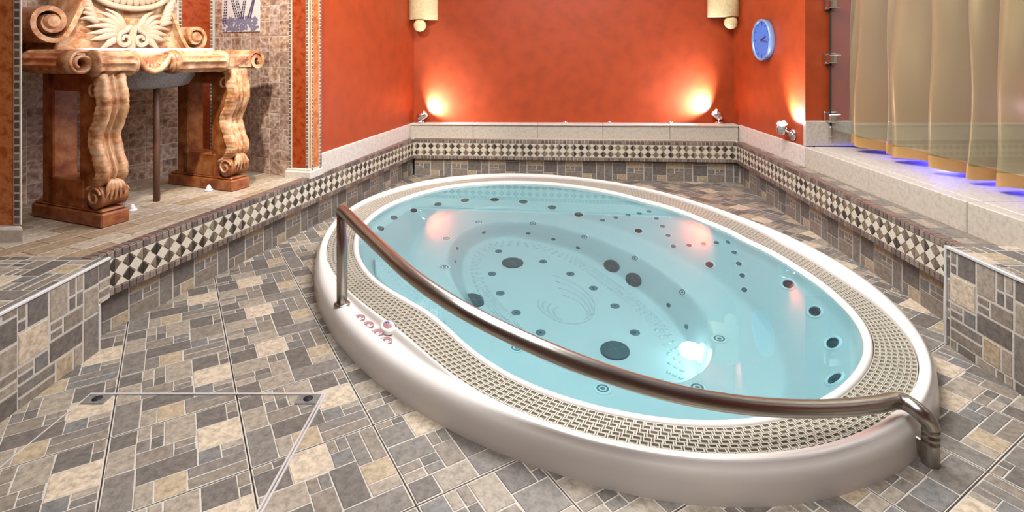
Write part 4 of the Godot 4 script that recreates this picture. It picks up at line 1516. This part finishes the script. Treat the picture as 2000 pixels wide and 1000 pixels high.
	for i in 16:
		for k in 3:
			var f := (i + 0.5) / 16.0
			var a: Vector2 = plan[0].lerp(plan[3], f * 2.0) if f < 0.5 else plan[3].lerp(plan[5], f * 2.0 - 1.0)
			var b: Vector2 = plan[11].lerp(plan[9], f * 2.0) if f < 0.5 else plan[9].lerp(plan[7], f * 2.0 - 1.0)
			var q := a.lerp(b, 0.35 + 0.2 * k)
			lathe_into(sb, [Vector2(0.013, 0), Vector2(0.010, 0.004), Vector2(0, 0.006)], Transform3D(Basis(), V(q.x, -0.075, q.y)), 7)
	part("step_bumps", sb.mesh(), M.basin, step).set_meta("kind", "stuff")
	# underwater lamps
	var lens := lathe([Vector2(0.06, -0.01), Vector2(0.06, 0.008), Vector2(0.05, 0.012), Vector2(0.0, 0.014)], Transform3D(), 28)
	var lamp_at := [basin_hit(1372, 690)]
	for i in 1:
		var lt: Transform3D = lamp_at[i]
		var l := part("pool_lamp", lens, M.lamp_pool, o, lt)
		omni(l, Vector3(0, 0.05, 0), 0.012, C(214, 248, 252), 0.05)
	# control panel on the rim
	var btn := lathe([Vector2(0.023, -0.004), Vector2(0.0235, 0.006), Vector2(0.020, 0.009), Vector2(0.016, 0.006), Vector2(0.012, 0.006), Vector2(0.009, 0.009), Vector2(0.0, 0.009)], Transform3D(), 22)
	for p in [[701, 623], [717.5, 637], [735, 652.5], [753, 668]]:
		var gp := ground(p[0], p[1], 0.091)
		part("button", btn, M.button_metal, o, Transform3D(Basis(), V(gp.x, 0.0905, gp.y)))
	var dp := ground(757, 634, 0.104)
	var along := atan2(tub_u.y, tub_u.x)
	var db := Basis(Vector3.UP, along)
	var disp := part("display", lathe([Vector2(0.036, -0.012), Vector2(0.036, -0.001), Vector2(0.034, 0.002), Vector2(0.026, 0.003), Vector2(0.0, 0.003)], Transform3D(Basis.from_scale(Vector3(1.25, 1, 0.72)), Vector3.ZERO), 28), M.acrylic, o, Transform3D(db, V(dp.x, 0.099, dp.y)))
	part("screen", lathe([Vector2(0.024, 0.002), Vector2(0.023, 0.0042), Vector2(0.02, 0.0045), Vector2(0.0, 0.0045)], Transform3D(Basis.from_scale(Vector3(1.3, 1, 0.65)), Vector3.ZERO), 24), M.button_metal, disp)
	part("indicator", lathe([Vector2(0.007, 0.003), Vector2(0.006, 0.0055), Vector2(0.0, 0.006)], Transform3D(Basis(), Vector3(-0.018, 0, -0.002)), 14), M.display_blue, disp)

# ------------------------------------------------------------------ handrail and hatch
func ray_at(px: float, py: float, h: float) -> Vector3:
	var g := ground(px, py, h)
	return V(g.x, h, g.y)

func build_rail() -> void:
	var o := thing("handrail", "curved brushed steel handrail sweeping over the near edge of the tub", "handrail")
	var foot := ray_at(668, 594, 0.098)
	var top := Vector3(foot.x, 0.466, foot.z)
	part("post", tube(PackedVector3Array([foot, foot.lerp(top, 0.5), top]), 0.0205, 16), M.steel, o)
	part("flange", lathe([Vector2(0.0, -0.004), Vector2(0.031, -0.004), Vector2(0.031, 0.004), Vector2(0.022, 0.007), Vector2(0.0, 0.007)], Transform3D(Basis(), foot), 22), M.steel, o)
	var pts := [top + Vector3(-0.002, -0.012, 0), top + Vector3(0.008, 0.004, 0.012)]
	for p in [[705, 447, .465], [740, 480, .462], [800, 535, .45], [870, 585, .43], [950, 630, .40], [1050, 677, .36], [1150, 717, .315], [1250, 750, .27], [1350, 775, .235], [1450, 791, .205], [1550, 798, .18], [1640, 797, .16], [1710, 790, .147], [1745, 783, .14]]:
		pts.append(ray_at(p[0], p[1], p[2]))
	var endp := ray_at(1817, 905, 0.0)
	pts.append(ray_at(1768, 786, .139))
	pts.append(ray_at(1797, 806, .131))
	pts.append(Vector3(endp.x, 0.102, endp.z))
	pts.append(Vector3(endp.x, 0.05, endp.z))
	pts.append(Vector3(endp.x, 0.0, endp.z))
	part("rail", tube(spline(pts, 7), 0.0215, 18), M.steel, o)
	var q := Vector2(endp.x, -endp.z) - tub_c
	var ang := atan2(q.dot(tub_v), q.dot(tub_u))
	var rp := tub_at(ang, contour_at(c_out, ang) - 0.005, 0.035)
	var dirv := (Vector3(endp.x, 0.035, endp.z) - rp)
	part("bracket", box(rp + dirv * 0.5, Vector3(0.012, 0.04, dirv.length()), 0.003, Basis.looking_at(dirv.normalized(), Vector3.UP)), M.steel, o)

func build_hatch() -> void:
	var o := thing("floor_hatch", "tiled access hatch outlined by thin metal strips in the floor", "hatch")
	o.position = V(-0.98, 0, 1.35)
	var c := -o.position
	part("trim_strip", box(c + V(-0.979, 0.0015, 1.773), Vector3(0.75, 0.004, 0.007), 0.001), M.strip_metal, o)
	part("trim_strip", box(c + V(-0.606, 0.0015, 1.35), Vector3(0.006, 0.005, 0.85), 0.001), M.strip_metal, o)
	part("trim_strip", box(c + V(-0.596, 0.0015, 1.35), Vector3(0.006, 0.005, 0.85), 0.001), M.strip_metal, o)
	part("trim_strip", box(c + V(-1.352, 0.001, 1.35), Vector3(0.004, 0.003, 0.85), 0.001), M.grout, o)
	for p in [[190, 780], [602, 780]]:
		var g := ground(p[0], p[1], 0)
		var pl := part("corner_plate", box(c + V(g.x, 0.001, g.y), Vector3(0.07, 0.004, 0.05), 0.001), M.stone_blue, o)
		part("lifting_hole", lathe([Vector2(0.015, 0.0), Vector2(0.015, 0.0012), Vector2(0.0, 0.0012)], Transform3D(Basis(), c + V(g.x, 0.0025, g.y)), 18), M.black, pl)

# ------------------------------------------------------------------ lamps, clock, window
func sconce(c: Vector2, h: float, ball: Vector3, facing: Vector2, label: String) -> void:
	var o := thing("wall_sconce", label, "lamp", "plaster wall sconces")
	var rows := []
	var d := Vector3(facing.x, 0, -facing.y).normalized()
	var s := Vector3.UP.cross(d)
	var base := V(c.x, h, c.y)
	for lv in [[0.0, 0.0], [0.125, 0.0], [0.13, 0.006], [0.13, 0.30], [0.122, 0.305], [0.115, 0.30], [0.115, 0.03], [0.0, 0.03]]:
		var row := PackedVector3Array()
		for j in 25:
			var a := -PI / 2 + PI * j / 24
			row.append(base + s * (lv[0] * sin(a)) + d * (lv[0] * cos(a) * 0.85) + Vector3(0, lv[1], 0))
		rows.append(row)
	var b := Mb.new(true)
	grid_into(b, rows, false)
	var m := b.mesh()
	part("shade", m, M.plaster_cream, o)
	part("back_plate", box(base - d * 0.005 + Vector3(0, 0.15, 0), Vector3(0.25, 0.3, 0.012), 0.002, Basis(s, Vector3.UP, d)), M.plaster_cream, o)
	part("ball", lathe_ball(ball, 0.056, 24), M.plaster_cream, o)
	part("bulb", lathe_ball(base + d * 0.05 + Vector3(0, 0.16, 0), 0.03, 16), M.lamp_white, o)
	omni(o, base + d * 0.05 + Vector3(0, 0.16, 0), 1.1, C(255, 232, 205), 0.03)

func spotlight(at: Vector3, base_at: Vector3, aim: Vector3, energy: float, angle: float, label: String, wall_n: Vector3) -> void:
	var o := thing("spotlight", label, "lamp", "small chrome spotlights round the tub")
	var d := aim.normalized()
	var side := d.cross(Vector3.UP).normalized()
	var t := Transform3D(Basis(side, d, side.cross(d)), at)
	part("head", lathe([Vector2(0.0, -0.05), Vector2(0.028, -0.05), Vector2(0.036, -0.04), Vector2(0.038, 0.028), Vector2(0.034, 0.03), Vector2(0.032, 0.02)], t, 24), M.chrome, o)
	part("lamp_lens", lathe([Vector2(0.032, 0.019), Vector2(0.02, 0.022), Vector2(0.0, 0.023)], t, 20), M.lamp_white, o)
	var n := wall_n.normalized()
	var u := n.cross(Vector3(0.3, 0.5, 0.8)).normalized()
	part("base", lathe([Vector2(0.0, 0.0), Vector2(0.042, 0.0), Vector2(0.042, 0.012), Vector2(0.034, 0.02), Vector2(0.0, 0.02)], Transform3D(Basis(u, n, u.cross(n)), base_at), 24), M.chrome, o)
	part("arm", tube(PackedVector3Array([base_at + n * 0.01, base_at.lerp(at, 0.5) + n * 0.015, at - d * 0.02]), 0.009, 10), M.chrome, o)
	spot(o, at + d * 0.035, d, angle, energy, C(242, 238, 255), 0.025, 0.9)

func build_lamps() -> void:
	sconce(Vector2(-0.80, 5.0), 1.383, V(-0.822, 1.33, 4.93), Vector2(0.5, -1.0), "cream plaster half-round sconce with a ball finial in the corner far from the clock")
	sconce(Vector2(1.83, 4.79), 1.395, V(1.872, 1.345, 4.73), Vector2(-0.35, -1.0), "cream plaster half-round sconce with a ball finial beside the clock")
	spotlight(V(-0.80, 0.525, 4.972), V(-0.83, 0.455, 4.985), Vector3(0.78, 0.62, 0.05), 1.2, 74.0, "chrome spotlight on the back shelf at the end far from the curtain", Vector3.UP)
	spotlight(V(1.775, 0.555, 4.79), V(1.80, 0.47, 4.80), Vector3(-0.78, 0.62, 0.05), 1.9, 74.0, "chrome spotlight on the back shelf under the sconce beside the clock", Vector3.UP)
	spotlight(V(1.875, 0.575, 3.84), V(1.932, 0.53, 3.79), Vector3(-0.2, 0.85, 0.42), 1.0, 68.0, "chrome spotlight fixed to the wall under the clock", Vector3(-1, 0, 0))
	for p in [[1105, 0.462, "tealight holder on the back shelf at the washstand end of its row"], [1190, 0.466, "tealight holder on the back shelf between two others"], [1307, 0.47, "tealight holder on the back shelf at the clock end of its row"]]:
		var g := Vector2((p[0] - 1000.0) / F * 4.86, 4.9 - (p[0] - 1105.0) * 0.0004)
		var tl := thing("tealight", p[2], "candle", "tealights on the back shelf")
		tl.position = V(g.x, p[1], g.y)
		part("cup", lathe([Vector2(0, 0), Vector2(0.018, 0), Vector2(0.021, 0.02), Vector2(0.018, 0.02), Vector2(0.016, 0.012), Vector2(0, 0.012)], Transform3D(), 16), M.chrome, tl)
		part("candle", lathe([Vector2(0.015, 0.012), Vector2(0.015, 0.017), Vector2(0.0, 0.018)], Transform3D(), 14), M.wax, tl)

func build_clock() -> void:
	var o := thing("wall_clock", "round blue wall clock with a pale rim on the terracotta wall", "clock")
	var wd := (Vector2(1.930, 3.64) - RED_R).normalized()
	var t := frame2(RED_R, RED_R + wd)
	var s := RED_R.distance_to(Vector2(1.937, 4.22))
	o.transform = t * Transform3D(Basis(), Vector3(s, 1.186, 0.0))
	var face := Transform3D(Basis(Vector3(1, 0, 0), Vector3(0, 0, 1), Vector3(0, -1, 0)), Vector3.ZERO)
	part("rim", lathe([Vector2(0.0, 0.0), Vector2(0.150, 0.0), Vector2(0.157, 0.006), Vector2(0.160, 0.04), Vector2(0.155, 0.047), Vector2(0.146, 0.046), Vector2(0.142, 0.034)], face, 48), M.clock_rim, o)
	part("dial", lathe([Vector2(0.143, 0.032), Vector2(0.0, 0.0335)], face, 48), M.clock_blue, o)
	for k in 12:
		var a := TAU * k / 12
		var r := 0.122
		var l := 0.026 if k % 3 == 0 else 0.016
		part("hour_mark", box(Vector3(sin(a) * r, cos(a) * r, 0.035), Vector3(0.006 if k % 3 == 0 else 0.004, l, 0.002), 0.0, Basis(Vector3(0, 0, 1), -a)), M.clock_mark, o)
	for h in [[0.075, TAU * 2.27 / 12, 0.008, 0.0375, "hour_hand"], [0.105, TAU * 16.5 / 60, 0.005, 0.040, "minute_hand"]]:
		var a: float = h[1]
		part(h[4], box(Vector3(sin(a) * h[0] * 0.42, cos(a) * h[0] * 0.42, h[3]), Vector3(h[2], h[0] * 1.15, 0.0015), 0.0, Basis(Vector3(0, 0, 1), -a)), M.clock_hand, o)
	part("hub", lathe([Vector2(0.008, 0.034), Vector2(0.007, 0.043), Vector2(0, 0.044)], face, 14), M.clock_hand, o)

func build_window() -> void:
	# satin curtain
	var o := thing("curtain", "pleated gold satin curtain hanging behind the glass screen", "curtain")
	var edges := [3.63, 3.585, 3.47, 3.25, 3.147, 2.86, 2.63, 2.467, 2.22, 2.0, 1.75, 1.5]
	var pts := []
	for k in edges.size() - 1:
		var d0: float = edges[k]
		var d1: float = edges[k + 1]
		var w := d0 - d1
		var a := clampf(w * 0.85, 0.07, 0.155)
		pts.append(Vector3(d0 + 0.012, -a * 0.15, 0))
		pts.append(Vector3(d0 - 0.004, -a * 0.62, 0))
		pts.append(Vector3(d0 - w * 0.22, -a * 0.72, 0))
		pts.append(Vector3(d0 - w * 0.55, -a * 0.25, 0))
		pts.append(Vector3(d0 - w * 0.82, a * 0.55, 0))
		pts.append(Vector3(d0 - w * 0.98, a * 0.95, 0))
		pts.append(Vector3(d1 + 0.028, a * 0.55, 0))
	var sec := spline(pts, 6)
	var rows_for := func(h0: float, h1: float, off: float, steps: int) -> Array:
		var rows := []
		for k in steps + 1:
			var h := lerpf(h0, h1, float(k) / steps)
			var row := PackedVector3Array()
			for i in sec.size():
				var v := sec[i]
				var flare := 1.0 + 0.25 * smoothstep(1.6, 0.5, h)
				var x := 2.275 + v.y * flare + 0.008 * sin(h * 7.0 + i * 0.2) + off
				row.append(V(x, h + (0.006 * sin(i * 0.35) if h < 0.6 else 0.0), v.x + 0.01 * sin(h * 4.0 + v.x * 3.0)))
			rows.append(row)
		return rows
	var front: Array = rows_for.call(0.565, 2.5, 0.0, 26)
	part("panel", grid(front, false), M.satin, o)
	part("hem", grid(rows_for.call(0.505, 0.567, -0.003, 3), false), M.satin_hem_unveiled, o)
	# glass screen with clamps
	var g := thing("glass_screen", "frameless glass screen clamped to the wall in front of the curtain", "screen")
	part("pane", box(V(2.085, 1.55, 2.30), Vector3(0.008, 1.92, 2.62), 0.001), M.glass, g)
	for y in [115, 230, 8]:
		var h: float = EYE - (y - HORIZON) * 3.6 / F
		var cl := part("clamp", box(V(2.075, h, 3.595), Vector3(0.05, 0.055, 0.06), 0.006), M.chrome, g)
		part("wall_plate", box(V(2.075, h, 3.628), Vector3(0.06, 0.075, 0.02), 0.004), M.chrome, cl)
	part("edge_seal", box(V(2.085, 1.55, 3.617), Vector3(0.012, 1.95, 0.012), 0.002), M.black, g)
	part("foot_pin", box(V(2.075, 0.575, 3.60), Vector3(0.02, 0.07, 0.02), 0.004), M.chrome, g)
	# blue light behind the curtain
	var b := thing("light_strip", "blue light strip lying on the sill behind the curtain", "light")
	part("tube", tube(PackedVector3Array([V(2.55, 0.50, 1.7), V(2.55, 0.50, 2.6), V(2.55, 0.50, 3.5)]), 0.018, 12), M.lamp_blue, b)
	for d in [2.0, 2.6, 3.2]:
		omni(b, V(2.52, 0.54, d), 0.5, C(70, 70, 255), 0.05)

func _ready() -> void:
	rng.seed = 7
	setup_view()
	make_materials()
	added_ceiling_panel(0.0, 0.9, 1.7, 1.2, 4.2, "added unseen ceiling panel above the viewer for soft light")
	added_ceiling_panel(0.4, 2.9, 1.6, 1.6, 7.2, "added unseen ceiling panel above the tub for soft light")
	make_contours()
	build_shell()
	build_floor()
	build_ledges()
	build_blocks()
	build_niche()
	build_tub()
	build_washstand()
	build_rail()
	build_hatch()
	build_lamps()
	build_clock()
	build_window()
	var dl := thing("downlight", "small recessed ceiling spot above the washstand", "light")
	var at := V(-1.22, 2.585, 1.8)
	part("ring", lathe([Vector2(0.05, -0.01), Vector2(0.06, 0.0), Vector2(0.06, 0.02)], Transform3D(Basis(), at), 24), M.chrome, dl)
	part("lens", lathe([Vector2(0.0, 0.0), Vector2(0.05, 0.0)], Transform3D(Basis(), at), 24), M.lamp_white, dl)
	spot(dl, at + Vector3(0, -0.025, 0), Vector3(-0.36, -1.42, -1.75), 29.0, 5.6, C(255, 246, 236), 0.04, 0.5)
